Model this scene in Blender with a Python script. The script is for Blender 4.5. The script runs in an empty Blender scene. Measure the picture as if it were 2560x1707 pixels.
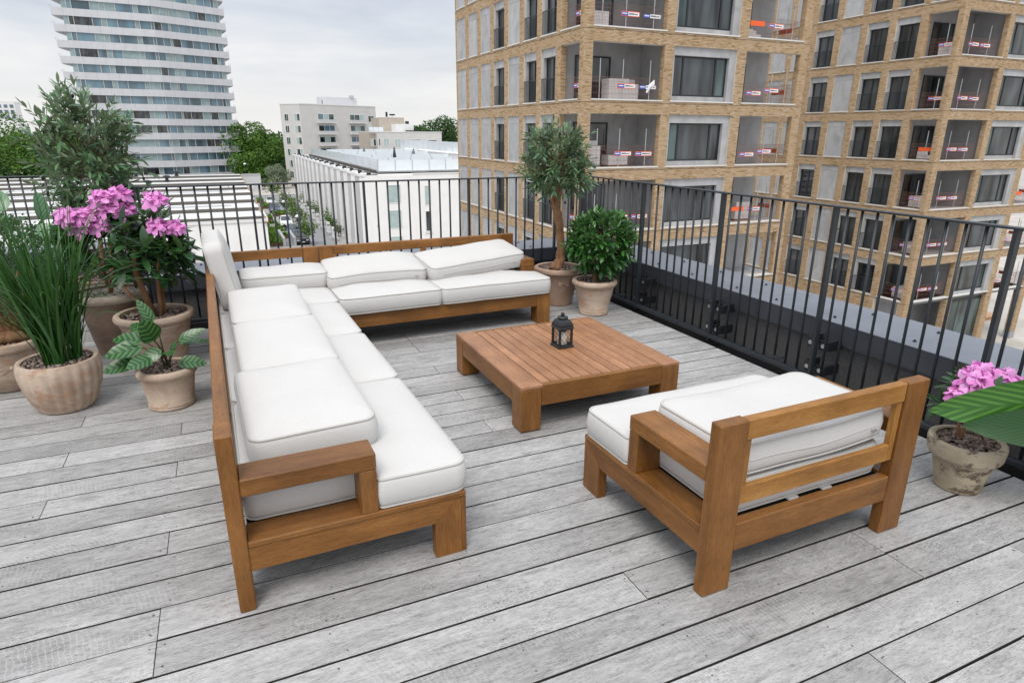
import bpy, math, random
import numpy as np
from mathutils import Vector, Matrix
C = bpy.context.scene.collection
RND = random.Random(11)
rng = np.random.default_rng(5)
PI = math.pi
# ------------------------------------------------------------------ camera, sky, sun, exposure
CAMZ = 1.6
cam_d = bpy.data.cameras.new('camera')
cam_d.sensor_width = 36.0
cam_d.lens = 22.275
cam_d.clip_start = 0.05
cam_d.clip_end = 3000
cam = bpy.data.objects.new('camera', cam_d)
C.objects.link(cam)
YAW, PITCH, ROLL = -0.4186, -0.3187, 0.0039
_f = Vector((-math.sin(YAW) * math.cos(PITCH), math.cos(YAW) * math.cos(PITCH), math.sin(PITCH)))
_r = Vector((math.cos(YAW), math.sin(YAW), 0))
_u = _r.cross(_f)
_R = math.cos(ROLL) * _r + math.sin(ROLL) * _u
_U = -math.sin(ROLL) * _r + math.cos(ROLL) * _u
cam.matrix_world = Matrix(((_R.x, _U.x, -_f.x, 0), (_R.y, _U.y, -_f.y, 0), (_R.z, _U.z, -_f.z, CAMZ), (0, 0, 0, 1)))
S = bpy.context.scene
S.camera = cam
CAM = np.array([0, 0, CAMZ])

SUN_EL, SUN_AZ = math.radians(58), math.radians(215)      # azimuth clockwise from +Y
w = bpy.data.worlds.new('World')
S.world = w
w.use_nodes = True
nt = w.node_tree
nt.nodes.clear()


def node(nt, typ, ins=None, **kw):
    n = nt.nodes.new(typ)
    for k, v in kw.items():
        setattr(n, k, v)
    for k, v in (ins or {}).items():
        s = n.inputs[k]
        if isinstance(v, bpy.types.NodeSocket):
            nt.links.new(v, s)
        else:
            s.default_value = v
    return n


def ramp(nt, fac, stops, interp='LINEAR'):
    n = nt.nodes.new('ShaderNodeValToRGB')
    n.color_ramp.interpolation = interp
    e = n.color_ramp.elements
    while len(e) < len(stops):
        e.new(0.5)
    for el, (p, c) in zip(e, stops):
        el.position = p
        el.color = (*c, 1) if len(c) == 3 else c
    nt.links.new(fac, n.inputs[0])
    return n.outputs[0]


def mth(nt, op, a, b=0.0, c=0.0, clamp=False):
    n = nt.nodes.new('ShaderNodeMath')
    n.operation = op
    n.use_clamp = clamp
    for i, v in enumerate((a, b, c)):
        if isinstance(v, bpy.types.NodeSocket):
            nt.links.new(v, n.inputs[i])
        else:
            n.inputs[i].default_value = v
    return n.outputs[0]


def mixc(nt, fac, a, b, blend='MIX'):
    n = nt.nodes.new('ShaderNodeMix')
    n.data_type = 'RGBA'
    n.blend_type = blend
    for s, v in ((n.inputs[0], fac), (n.inputs[6], a), (n.inputs[7], b)):
        if isinstance(v, bpy.types.NodeSocket):
            nt.links.new(v, s)
        else:
            s.default_value = (*v, 1) if isinstance(v, tuple) and len(v) == 3 else v
    return n.outputs[2]


sky = node(nt, 'ShaderNodeTexSky', sky_type='NISHITA', sun_disc=False, sun_elevation=SUN_EL, sun_rotation=SUN_AZ,
           altitude=20.0, air_density=1.0, dust_density=2.0, ozone_density=1.0)
tc = node(nt, 'ShaderNodeTexCoord')
sep = node(nt, 'ShaderNodeSeparateXYZ', {0: tc.outputs['Generated']})
# cloud deck: direction projected on a flat layer so the clouds get long towards the horizon
zz = mth(nt, 'ADD', mth(nt, 'MAXIMUM', sep.outputs[2], 0.0), 0.16)
cx = mth(nt, 'DIVIDE', sep.outputs[0], zz)
cy = mth(nt, 'DIVIDE', sep.outputs[1], zz)
cv = node(nt, 'ShaderNodeCombineXYZ', {0: cx, 1: cy, 2: 0.0})
n1 = node(nt, 'ShaderNodeTexNoise', {'Vector': cv.outputs[0], 'Scale': 0.75, 'Detail': 7.0, 'Roughness': 0.52, 'Distortion': 0.5})
n2 = node(nt, 'ShaderNodeTexNoise', {'Vector': cv.outputs[0], 'Scale': 2.1, 'Detail': 5.0, 'Roughness': 0.55})
f1 = mth(nt, 'ADD', mth(nt, 'MULTIPLY', n1.outputs[0], 0.75), mth(nt, 'MULTIPLY', n2.outputs[0], 0.25))
cloud = ramp(nt, f1, [(0.36, (0.51, 0.565, 0.66)), (0.47, (0.64, 0.68, 0.75)), (0.57, (0.79, 0.805, 0.835)), (0.68, (0.92, 0.92, 0.915))])
el = mth(nt, 'MAXIMUM', sep.outputs[2], 0.0)
hz = ramp(nt, el, [(0.0, (1.12, 1.10, 1.065)), (0.10, (1.03, 1.03, 1.02)), (0.2, (0.80, 0.835, 0.88)), (1.0, (0.80, 0.835, 0.88))])
hf = ramp(nt, el, [(0.0, (0.9,) * 3), (0.06, (0.6,) * 3), (0.15, (0.08,) * 3), (0.3, (0.0,) * 3)])
cl = mixc(nt, hf, cloud, hz)
# overcast luminance rises towards the zenith
zen = mth(nt, 'ADD', 0.76, mth(nt, 'MULTIPLY', el, 1.2))
cl = mixc(nt, 1.0, cl, node(nt, 'ShaderNodeCombineXYZ', {0: zen, 1: zen, 2: zen}).outputs[0], 'MULTIPLY')
bg1 = node(nt, 'ShaderNodeBackground', {0: sky.outputs[0], 1: 0.06})
bg2 = node(nt, 'ShaderNodeBackground', {0: cl, 1: 0.95})
mx = node(nt, 'ShaderNodeMixShader', {0: 0.90, 1: bg1.outputs[0], 2: bg2.outputs[0]})
node(nt, 'ShaderNodeOutputWorld', {0: mx.outputs[0]})

sun_d = bpy.data.lights.new('sun', 'SUN')
sun_d.energy = 1.5
sun_d.angle = math.radians(25)
sun_d.color = (1.0, 0.94, 0.87)
sun = bpy.data.objects.new('sun', sun_d)
C.objects.link(sun)
_sd = Vector((math.sin(SUN_AZ) * math.cos(SUN_EL), math.cos(SUN_AZ) * math.cos(SUN_EL), math.sin(SUN_EL)))
sun.rotation_euler = (-_sd).to_track_quat('-Z', 'Y').to_euler()
S.view_settings.view_transform = 'Standard'
S.view_settings.look = 'None'
S.view_settings.gamma = 1.0
S.view_settings.use_curve_mapping = False
S.view_settings.exposure = 0.34
S.render.engine = 'CYCLES'
S.cycles.use_denoising = True
S.cycles.max_bounces = 6
S.cycles.diffuse_bounces = 3
S.cycles.transparent_max_bounces = 8

# ------------------------------------------------------------------ mesh helpers


class MB:
    def __init__(s):
        s.v = []
        s.f = []

    def add(s, vs, fs):
        o = len(s.v)
        s.v.extend([tuple(map(float, a)) for a in vs])
        s.f.extend([tuple(i + o for i in f) for f in fs])
        return s

    def box(s, x0, x1, y0, y1, z0, z1, M=None):
        v = [(x, y, z) for z in (z0, z1) for y in (y0, y1) for x in (x0, x1)]
        if M is not None:
            v = [tuple(M @ Vector(a)) for a in v]
        return s.add(v, [(0, 2, 3, 1), (4, 5, 7, 6), (0, 1, 5, 4), (2, 6, 7, 3), (0, 4, 6, 2), (1, 3, 7, 5)])

    def cbox(s, x0, x1, y0, y1, z0, z1, c=0.004, M=None):
        lo = (x0, y0, z0)
        hi = (x1, y1, z1)
        c = min(c, (x1 - x0) * .3, (y1 - y0) * .3, (z1 - z0) * .3)
        V = []
        idx = {}
        for sx in (0, 1):
            for sy in (0, 1):
                for sz in (0, 1):
                    for a in range(3):
                        sg = (sx, sy, sz)
                        p = []
                        for k in range(3):
                            base = hi[k] if sg[k] else lo[k]
                            if k != a:
                                base += -c if sg[k] else c
                            p.append(base)
                        idx[(sx, sy, sz, a)] = len(V)
                        V.append(tuple(p))
        F = []
        for a in range(3):
            b, d = (a + 1) % 3, (a + 2) % 3
            for sa in (0, 1):
                q = []
                for (sb, sd) in ((0, 0), (1, 0), (1, 1), (0, 1)):
                    k = [0, 0, 0]
                    k[a], k[b], k[d] = sa, sb, sd
                    q.append(idx[(*k, a)])
                F.append(tuple(q if sa else q[::-1]))
        for a in range(3):          # edges along axis a
            b, d = (a + 1) % 3, (a + 2) % 3
            for sb in (0, 1):
                for sd in (0, 1):
                    k0 = [0, 0, 0]
                    k1 = [0, 0, 0]
                    k0[b] = k1[b] = sb
                    k0[d] = k1[d] = sd
                    k1[a] = 1
                    q = [idx[(*k0, b)], idx[(*k1, b)], idx[(*k1, d)], idx[(*k0, d)]]
                    F.append(tuple(q[::-1] if sb == sd else q))
        for sx in (0, 1):
            for sy in (0, 1):
                for sz in (0, 1):
                    t = [idx[(sx, sy, sz, a)] for a in range(3)]
                    F.append(tuple(t if (sx + sy + sz) % 2 else t[::-1]))
        if M is not None:
            V = [tuple(M @ Vector(a)) for a in V]
        return s.add(V, F)

    def tube(s, pts, rad, n=8, closed=False, cap=True):
        pts = [Vector(p) for p in pts]
        m = len(pts)
        if not hasattr(rad, '__len__'):
            rad = [rad] * m
        rad = [float(q) for q in rad]
        V = []
        up = None
        for i, p in enumerate(pts):
            a = pts[(i - 1) % m] if (closed or i > 0) else p
            b = pts[(i + 1) % m] if (closed or i < m - 1) else p
            t = (b - a)
            t = t.normalized() if t.length > 1e-9 else Vector((0, 0, 1))
            if up is None:
                up = Vector((0, 0, 1)) if abs(t.z) < .9 else Vector((1, 0, 0))
            x = t.cross(up)
            x = x.normalized() if x.length > 1e-6 else t.orthogonal().normalized()
            y = t.cross(x).normalized()
            up = -y
            for k in range(n):
                an = 2 * PI * k / n
                V.append(p + rad[i] * (math.cos(an) * x + math.sin(an) * y))
        F = []
        for i in range(m if closed else m - 1):
            for k in range(n):
                a, b = i * n + k, i * n + (k + 1) % n
                c, d = ((i + 1) % m) * n + (k + 1) % n, ((i + 1) % m) * n + k
                F.append((a, d, c, b))
        if cap and not closed:
            F.append(tuple(range(n)))
            F.append(tuple((m - 1) * n + k for k in reversed(range(n))))
        return s.add(V, F)

    def lathe(s, prof, n=32, cen=(0, 0, 0), wob=None, closed=False):
        V = []
        for (r, z) in prof:
            for k in range(n):
                an = 2 * PI * k / n
                rr = r if wob is None else r * wob(an, z)
                V.append((cen[0] + rr * math.cos(an), cen[1] + rr * math.sin(an), cen[2] + z))
        F = []
        for i in range(len(prof) - 1):
            for k in range(n):
                F.append((i * n + k, i * n + (k + 1) % n, (i + 1) * n + (k + 1) % n, (i + 1) * n + k))
        F.append(tuple(reversed(range(n))))
        F.append(tuple((len(prof) - 1) * n + k for k in range(n)))
        return s.add(V, F)

    def mesh(s, name, mat, smooth=False):
        me = bpy.data.meshes.new(name)
        me.from_pydata(s.v, [], s.f)
        me.materials.append(mat)
        if smooth:
            me.polygons.foreach_set('use_smooth', [True] * len(me.polygons))
        me.update()
        return me

    def build(s, name, mat, parent=None, smooth=False, loc=None):
        return link(name, s.mesh(name, mat, smooth), parent, loc)


def link(name, me, parent=None, loc=None, M=None):
    o = bpy.data.objects.new(name, me)
    C.objects.link(o)
    if parent is not None:
        o.parent = parent
    if loc is not None:
        o.location = loc
    if M is not None:
        o.matrix_local = M
    return o


def tag(o, label, cat, group=None, kind=None):
    o['label'] = label
    o['category'] = cat
    if group:
        o['group'] = group
    if kind:
        o['kind'] = kind
    return o


def thing(name, label, cat, loc=(0, 0, 0), rz=0.0, group=None):
    o = bpy.data.objects.new(name, None)
    o.empty_display_size = .1
    C.objects.link(o)
    o.location = loc
    o.rotation_euler = (0, 0, rz)
    return tag(o, label, cat, group)


KIDS = {}


def kids(o):
    return [c for c in bpy.data.objects if c.parent == o]


def copy_tree(o, tree, parent=None):
    c = o.copy()
    C.objects.link(c)
    if parent is not None:
        c.parent = parent
    for ch in tree.get(o.name, []):
        copy_tree(ch, tree, c)
    return c


def tree_map():
    t = {}
    for o in bpy.data.objects:
        if o.parent is not None:
            t.setdefault(o.parent.name, []).append(o)
    return t


def lerp(a, b, t):
    return a + (b - a) * t


# ------------------------------------------------------------------ materials


def newmat(name):
    m = bpy.data.materials.new(name)
    m.use_nodes = True
    nt = m.node_tree
    b = nt.nodes['Principled BSDF']
    return m, nt, b


def setb(nt, b, **kw):
    for k, v in kw.items():
        k = {'col': 'Base Color', 'rough': 'Roughness', 'metal': 'Metallic', 'spec': 'Specular IOR Level', 'normal': 'Normal', 'emit': 'Emission Color', 'emits': 'Emission Strength',
             'trans': 'Transmission Weight', 'alpha': 'Alpha', 'sheen': 'Sheen Weight', 'coat': 'Coat Weight'}[k]
        s = b.inputs[k]
        if isinstance(v, bpy.types.NodeSocket):
            nt.links.new(v, s)
        else:
            s.default_value = (*v, 1) if isinstance(v, tuple) and len(v) == 3 else v


def plain(name, col, rough=0.5, metal=0.0, spec=0.5, var=0.0, vscale=6.0, bump=0.0, bscale=80.0, coord='Object'):
    m, nt, b = newmat(name)
    setb(nt, b, col=col, rough=rough, metal=metal, spec=spec)
    tc = node(nt, 'ShaderNodeTexCoord')
    if var:
        n = node(nt, 'ShaderNodeTexNoise', {'Vector': tc.outputs[coord], 'Scale': vscale, 'Detail': 6.0, 'Roughness': 0.6})
        lo = tuple(c * (1 - var) for c in col)
        hi = tuple(min(1, c * (1 + var)) for c in col)
        setb(nt, b, col=ramp(nt, n.outputs[0], [(0.3, lo), (0.7, hi)]))
    if bump:
        n = node(nt, 'ShaderNodeTexNoise', {'Vector': tc.outputs[coord], 'Scale': bscale, 'Detail': 3.0})
        bp = node(nt, 'ShaderNodeBump', {'Strength': bump, 'Distance': 0.01, 'Height': n.outputs[0]})
        setb(nt, b, normal=bp.outputs[0])
    return m


def oinfo(nt):
    return node(nt, 'ShaderNodeObjectInfo').outputs['Random']


def offset_vec(nt, vec, rnd, amt=37.0, scale=(1, 1, 1)):
    mp = node(nt, 'ShaderNodeMapping', {'Vector': vec, 'Scale': scale})
    a = mth(nt, 'MULTIPLY', rnd, amt)
    cb = node(nt, 'ShaderNodeCombineXYZ', {0: a, 1: a, 2: a})
    ad = node(nt, 'ShaderNodeVectorMath', {0: mp.outputs[0], 1: cb.outputs[0]}, operation='ADD')
    return ad.outputs[0]


def teak(name, axis, tone):
    m, nt, b = newmat(name)
    tc = node(nt, 'ShaderNodeTexCoord')
    rnd = oinfo(nt)
    sc = [16, 16, 16]
    sc[axis] = 2.2
    v = offset_vec(nt, tc.outputs['Object'], rnd, 41.0, tuple(sc))
    n = node(nt, 'ShaderNodeTexNoise', {'Vector': v, 'Scale': 1.0, 'Detail': 5.0, 'Roughness': 0.6, 'Distortion': 0.15})
    fs = [190, 190, 190]
    fs[axis] = 14
    v2 = offset_vec(nt, tc.outputs['Object'], rnd, 13.0, tuple(fs))
    g = node(nt, 'ShaderNodeTexNoise', {'Vector': v2, 'Scale': 1.6, 'Detail': 4.0, 'Roughness': 0.7})
    # staves glued side by side: blocks of slightly different tone
    st = [1, 1, 1]
    st[axis] = 2.2
    v3 = offset_vec(nt, tc.outputs['Object'], rnd, 5.0, tuple(st))
    vo = node(nt, 'ShaderNodeTexNoise', {'Vector': v3, 'Scale': 2.4, 'Detail': 1.0})
    d, mid, hi = tone
    base = ramp(nt, n.outputs[0], [(0.28, d), (0.5, mid), (0.74, hi)])
    fine = ramp(nt, g.outputs[0], [(0.3, (0.55,) * 3), (0.5, (0.98,) * 3), (0.70, (1.3,) * 3)])
    c = mixc(nt, 0.8, base, fine, 'MULTIPLY')
    big = ramp(nt, vo.outputs[0], [(0.3, (0.8, 0.78, 0.76)), (0.7, (1.14, 1.15, 1.16))])
    c = mixc(nt, 0.8, c, big, 'MULTIPLY')
    tone2 = mixc(nt, rnd, (0.86, 0.84, 0.82), (1.10, 1.10, 1.10))
    c = mixc(nt, 1.0, c, tone2, 'MULTIPLY')
    bp = node(nt, 'ShaderNodeBump', {'Strength': 0.25, 'Distance': 0.004, 'Height': g.outputs[0]})
    setb(nt, b, col=c, rough=ramp(nt, g.outputs[0], [(0.3, (0.50,) * 3), (0.7, (0.38,) * 3)]), spec=0.36, normal=bp.outputs[0])
    return m


T1 = ((0.150, 0.062, 0.014), (0.208, 0.088, 0.020), (0.275, 0.124, 0.034))
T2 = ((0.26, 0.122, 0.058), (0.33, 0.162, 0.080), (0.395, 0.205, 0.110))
T3 = ((0.22, 0.095, 0.018), (0.30, 0.138, 0.030), (0.37, 0.185, 0.052))
TEAK = [teak('teak_x', 0, T1), teak('teak_y', 1, T1), teak('teak_z', 2, T1)]
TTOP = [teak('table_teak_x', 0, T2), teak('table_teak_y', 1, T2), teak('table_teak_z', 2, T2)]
TLIGHT = [teak('light_teak_x', 0, T3), teak('light_teak_y', 1, T3), teak('light_teak_z', 2, T3)]


def deckmat():
    m, nt, b = newmat('weathered_deck')
    tc = node(nt, 'ShaderNodeTexCoord')
    rnd = oinfo(nt)
    v = offset_vec(nt, tc.outputs['Object'], rnd, 53.0, (6.0, 30, 30))
    n = node(nt, 'ShaderNodeTexNoise', {'Vector': v, 'Scale': 1.6, 'Detail': 8.0, 'Roughness': 0.62, 'Distortion': 0.6})
    v2 = offset_vec(nt, tc.outputs['Object'], rnd, 71.0, (30, 170, 170))
    g = node(nt, 'ShaderNodeTexNoise', {'Vector': v2, 'Scale': 1.3, 'Detail': 5.0, 'Roughness': 0.72})
    v3 = offset_vec(nt, tc.outputs['Object'], rnd, 19.0, (1.2, 2.6, 2.6))
    p = node(nt, 'ShaderNodeTexNoise', {'Vector': v3, 'Scale': 2.0, 'Detail': 3.0, 'Roughness': 0.55})
    base = ramp(nt, n.outputs[0], [(0.28, (0.215, 0.208, 0.200)), (0.40, (0.325, 0.319, 0.311)), (0.53, (0.385, 0.380, 0.372)), (0.74, (0.465, 0.460, 0.452))])
    fine = ramp(nt, g.outputs[0], [(0.30, (0.28,) * 3), (0.41, (0.76,) * 3), (0.51, (1.0,) * 3), (0.70, (1.22,) * 3)])
    c = mixc(nt, 0.8, base, fine, 'MULTIPLY')
    patch = ramp(nt, p.outputs[0], [(0.32, (0.82,) * 3), (0.5, (1.0,) * 3), (0.68, (1.1,) * 3)])
    c = mixc(nt, 0.9, c, patch, 'MULTIPLY')
    # pale crackle left by a sander / dried film, in patches along the grain
    v4 = offset_vec(nt, tc.outputs['Object'], rnd, 7.0, (34, 44, 44))
    dn = node(nt, 'ShaderNodeTexNoise', {'Vector': v3, 'Scale': 9.0, 'Detail': 2.0})
    dv = node(nt, 'ShaderNodeVectorMath', {0: v4, 1: dn.outputs[1]}, operation='ADD')
    vo = node(nt, 'ShaderNodeTexVoronoi', {'Vector': dv.outputs[0], 'Scale': 1.4, 'Randomness': 0.9}, feature='DISTANCE_TO_EDGE')
    line = ramp(nt, vo.outputs[0], [(0.02, (1,) * 3), (0.075, (0,) * 3)])
    # arcs
    wv = node(nt, 'ShaderNodeTexWave', {'Vector': offset_vec(nt, tc.outputs['Object'], rnd, 3.0, (2.6, 5.0, 5.0)), 'Scale': 7.0, 'Distortion': 4.0, 'Detail': 2.0, 'Detail Scale': 1.2}, wave_type='RINGS', rings_direction='Z')
    arc = ramp(nt, wv.outputs[0], [(0.86, (0,) * 3), (0.97, (1,) * 3)])
    mk = node(nt, 'ShaderNodeTexNoise', {'Vector': v3, 'Scale': 1.7, 'Detail': 2.0})
    msk = ramp(nt, mk.outputs[0], [(0.50, (0,) * 3), (0.62, (1,) * 3)])
    msk2 = ramp(nt, mk.outputs[0], [(0.38, (1,) * 3), (0.48, (0,) * 3)])
    c = mixc(nt, mth(nt, 'MULTIPLY', mth(nt, 'MULTIPLY', line, msk), 0.38), c, (0.62, 0.62, 0.61))
    c = mixc(nt, mth(nt, 'MULTIPLY', mth(nt, 'MULTIPLY', arc, msk2), 0.28), c, (0.6, 0.6, 0.59))
    tone = ramp(nt, rnd, [(0.0, (0.78, 0.775, 0.77)), (0.35, (0.92, 0.92, 0.92)), (1.0, (1.05, 1.05, 1.05))])
    c = mixc(nt, 1.0, c, tone, 'MULTIPLY')
    hgt = mth(nt, 'ADD', mth(nt, 'MULTIPLY', g.outputs[0], 0.6), mth(nt, 'MULTIPLY', n.outputs[0], 0.5))
    bp = node(nt, 'ShaderNodeBump', {'Strength': 0.35, 'Distance': 0.004, 'Height': hgt})
    setb(nt, b, col=c, rough=0.72, spec=0.28, normal=bp.outputs[0])
    return m


DECK = deckmat()
EDGE = plain('board_edge', (0.055, 0.052, 0.05), 0.95, spec=0.05)


def fabric():
    m, nt, b = newmat('cushion_fabric')
    tc = node(nt, 'ShaderNodeTexCoord')
    a = node(nt, 'ShaderNodeTexNoise', {'Vector': node(nt, 'ShaderNodeMapping', {'Vector': tc.outputs['Object'], 'Scale': (40, 900, 900)}).outputs[0], 'Scale': 1.0, 'Detail': 2.0})
    c2 = node(nt, 'ShaderNodeTexNoise', {'Vector': node(nt, 'ShaderNodeMapping', {'Vector': tc.outputs['Object'], 'Scale': (900, 40, 200)}).outputs[0], 'Scale': 1.0, 'Detail': 2.0})
    wv = mth(nt, 'ADD', a.outputs[0], c2.outputs[0])
    big = node(nt, 'ShaderNodeTexNoise', {'Vector': tc.outputs['Object'], 'Scale': 5.0, 'Detail': 4.0})
    col = ramp(nt, wv, [(0.75, (0.525, 0.516, 0.50)), (1.15, (0.568, 0.558, 0.54))])
    col = mixc(nt, 0.6, col, ramp(nt, big.outputs[0], [(0.3, (0.98, 0.975, 0.965)), (0.7, (1.02, 1.02, 1.02))]), 'MULTIPLY')
    wr = node(nt, 'ShaderNodeTexNoise', {'Vector': tc.outputs['Object'], 'Scale': 7.0, 'Detail': 3.0, 'Distortion': 0.8})
    b1 = node(nt, 'ShaderNodeBump', {'Strength': 0.10, 'Distance': 0.03, 'Height': wr.outputs[0]})
    bp = node(nt, 'ShaderNodeBump', {'Strength': 0.12, 'Distance': 0.002, 'Height': wv, 'Normal': b1.outputs[0]})
    setb(nt, b, col=col, rough=0.95, spec=0.08, normal=bp.outputs[0])
    return m


FAB = fabric()
PIPE = plain('piping_fabric', (0.47, 0.46, 0.435), 0.9, spec=0.1)
ZIP = plain('zip_tape', (0.50, 0.49, 0.46), 0.8, spec=0.2)
RAILM = plain('railing_paint', (0.020, 0.025, 0.030), 0.42, spec=0.45, var=0.25, vscale=9)
BLACK = plain('black_metal', (0.014, 0.016, 0.019), 0.45, spec=0.5)
STEEL = plain('bolt_steel', (0.55, 0.55, 0.54), 0.32, metal=0.9)
CAPM = plain('coping_metal', (0.17, 0.19, 0.222), 0.38, metal=0.2, spec=0.5, var=0.14, vscale=2.5, bump=0.03, bscale=30)
FASC = plain('fascia_metal', (0.048, 0.055, 0.066), 0.42, spec=0.5, var=0.2, vscale=3)
BITU = plain('roofing_felt', (0.115, 0.113, 0.112), 0.92, spec=0.2, var=0.75, vscale=320, bump=0.4, bscale=400)
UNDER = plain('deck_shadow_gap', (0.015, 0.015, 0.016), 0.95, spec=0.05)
CANDLE = plain('candle_wax', (0.72, 0.69, 0.60), 0.6, spec=0.3)


def glassmat(name, col, rough=0.04, spec=0.6, var=0.5, vscale=1.0):
    m, nt, b = newmat(name)
    tc = node(nt, 'ShaderNodeTexCoord')
    n = node(nt, 'ShaderNodeTexNoise', {'Vector': offset_vec(nt, tc.outputs['Object'], oinfo(nt), 11.0, (1, 1, 0.22)), 'Scale': vscale, 'Detail': 2.0})
    c = ramp(nt, n.outputs[0], [(0.35, tuple(x * (1 - var) for x in col)), (0.65, tuple(x * (1 + var) for x in col))])
    setb(nt, b, col=c, rough=rough, spec=spec)
    return m


GLASS = glassmat('window_glass_dark', (0.036, 0.043, 0.046), .03, .8, .95, 1.3)
GLASS_G = glassmat('window_glass_green', (0.042, 0.068, 0.066), .03, .8, .9, 1.3)
GLASS_T = glassmat('tower_glass', (0.10, 0.165, 0.205), 0.05, 0.8, 0.5, 0.25)
CURT = plain('curtained_glass', (0.40, 0.50, 0.49), 0.25, spec=0.6, var=0.15, vscale=1.2)
TCURT = plain('tower_curtain', (0.25, 0.335, 0.345), 0.25, spec=0.6, var=0.2, vscale=0.8)
SCREEN = plain('frosted_glass', (0.72, 0.77, 0.80), 0.12, spec=0.6, var=0.05, vscale=0.6)


def brickmat(name, mul):
    m, nt, b = newmat(name)
    geo = node(nt, 'ShaderNodeNewGeometry')
    r0 = mth(nt, 'FRACT', mth(nt, 'ADD', geo.outputs['Random Per Island'], oinfo(nt)))
    st = [(0.0, (0.28, 0.195, 0.095)), (0.10, (0.385, 0.262, 0.14)), (0.3, (0.455, 0.322, 0.185)), (0.6, (0.495, 0.352, 0.212)), (0.82, (0.48, 0.345, 0.22)), (1.0, (0.56, 0.44, 0.31))]
    c = ramp(nt, r0, [(p, tuple(x * mul for x in k)) for p, k in st])
    tc = node(nt, 'ShaderNodeTexCoord')
    n = node(nt, 'ShaderNodeTexNoise', {'Vector': tc.outputs['Object'], 'Scale': 0.35, 'Detail': 3.0})
    c = mixc(nt, 0.8, c, ramp(nt, n.outputs[0], [(0.3, (0.93, 0.9, 0.87)), (0.7, (1.05, 1.06, 1.1))]), 'MULTIPLY')
    setb(nt, b, col=c, rough=0.85, spec=0.2)
    return m


BRICK = brickmat('yellow_brick', 1.0)
MORT = plain('brick_mortar', (0.60, 0.55, 0.475), 0.95, spec=0.1, var=0.12, vscale=0.7)


def bricktex(name):
    m, nt, b = newmat(name)
    tc = node(nt, 'ShaderNodeTexCoord')
    sp = node(nt, 'ShaderNodeSeparateXYZ', {0: tc.outputs['Object']})
    uu = mth(nt, 'ADD', sp.outputs[0], sp.outputs[1])
    v = node(nt, 'ShaderNodeCombineXYZ', {0: uu, 1: sp.outputs[2], 2: 0.0})
    br = node(nt, 'ShaderNodeTexBrick', {'Vector': v.outputs[0], 'Color1': (0.50, 0.36, 0.20, 1), 'Color2': (0.27, 0.17, 0.08, 1), 'Mortar': (0.55, 0.48, 0.385, 1), 'Scale': 1.0,
                                         'Mortar Size': 0.009, 'Bias': -0.25, 'Brick Width': 0.25, 'Row Height': 0.066})
    setb(nt, b, col=br.outputs[0], rough=0.88, spec=0.2)
    return m


BRICKTEX = bricktex('brick_wall_far')


def concretemat(name, col, var=0.22):
    m, nt, b = newmat(name)
    tc = node(nt, 'ShaderNodeTexCoord')
    rnd = oinfo(nt)
    n = node(nt, 'ShaderNodeTexNoise', {'Vector': offset_vec(nt, tc.outputs['Object'], rnd, 31.0, (1.0, 1.0, 0.6)), 'Scale': 1.7, 'Detail': 7.0, 'Roughness': 0.62, 'Distortion': 0.4})
    c = ramp(nt, n.outputs[0], [(0.28, tuple(x * (1 - var) for x in col)), (0.5, col), (0.72, tuple(x * (1 + var * 0.8) for x in col))])
    c = mixc(nt, 1.0, c, mixc(nt, rnd, (0.93, 0.93, 0.94), (1.07, 1.07, 1.07)), 'MULTIPLY')
    setb(nt, b, col=c, rough=0.85, spec=0.25)
    return m


CONC = concretemat('raw_concrete', (0.40, 0.405, 0.41))
CONCD = concretemat('dark_concrete', (0.38, 0.38, 0.385), 0.18)
SILL = plain('pale_sill', (0.66, 0.655, 0.64), 0.6, spec=0.3)
FRAME = plain('window_frame_dark', (0.018, 0.022, 0.026), 0.4)
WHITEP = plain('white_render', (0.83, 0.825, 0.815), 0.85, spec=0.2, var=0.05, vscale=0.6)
WHITE2 = plain('pale_grey_render', (0.50, 0.495, 0.485), 0.85, spec=0.2, var=0.05, vscale=0.6)  # white render darkened to paint in shade on the house fronts
WHITEG = plain('grey_plinth', (0.36, 0.355, 0.345), 0.85, spec=0.2, var=0.08, vscale=0.8)
WHITEF = plain('white_frame', (0.74, 0.74, 0.73), 0.5)
ROOFG = plain('roof_felt_grey', (0.33, 0.33, 0.325), 0.9, spec=0.2, var=0.25, vscale=0.5)
ROOFW = plain('white_roofing', (0.62, 0.615, 0.60), 0.8, spec=0.25, var=0.12, vscale=0.45)
DARKG = plain('dark_gravel', (0.09, 0.085, 0.08), 0.95, spec=0.1, var=0.6, vscale=3)
ASPH = plain('asphalt', (0.27, 0.275, 0.28), 0.95, spec=0.15, var=0.10, vscale=0.25)
PAVE = plain('pale_paving', (0.40, 0.38, 0.355), 0.95, spec=0.15, var=0.15, vscale=0.2)
SANDY = plain('sandy_ground', (0.47, 0.44, 0.40), 0.95, spec=0.1, var=0.18, vscale=0.3)
GRASS = plain('hedge_green', (0.10, 0.20, 0.03), 0.8, spec=0.2, var=0.5, vscale=3.0)
TOWERB = plain('tower_metal_band', (0.54, 0.545, 0.565), 0.55, metal=0.0, spec=0.4, var=0.06, vscale=0.7)
BEIGE = plain('beige_brick', (0.47, 0.415, 0.35), 0.9, spec=0.15, var=0.1, vscale=1.2)
BLOCK = plain('aerated_block', (0.66, 0.63, 0.62), 0.9, spec=0.15, var=0.05, vscale=4)
PALW = plain('pallet_wood', (0.30, 0.17, 0.11), 0.9, spec=0.1)
ORANGE = plain('orange_mesh', (0.62, 0.10, 0.03), 0.6)
ORANGEB = plain('orange_board', (0.85, 0.12, 0.02), 0.55)
RUSTM = plain('rusty_mesh_wire', (0.22, 0.12, 0.095), 0.7)
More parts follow.
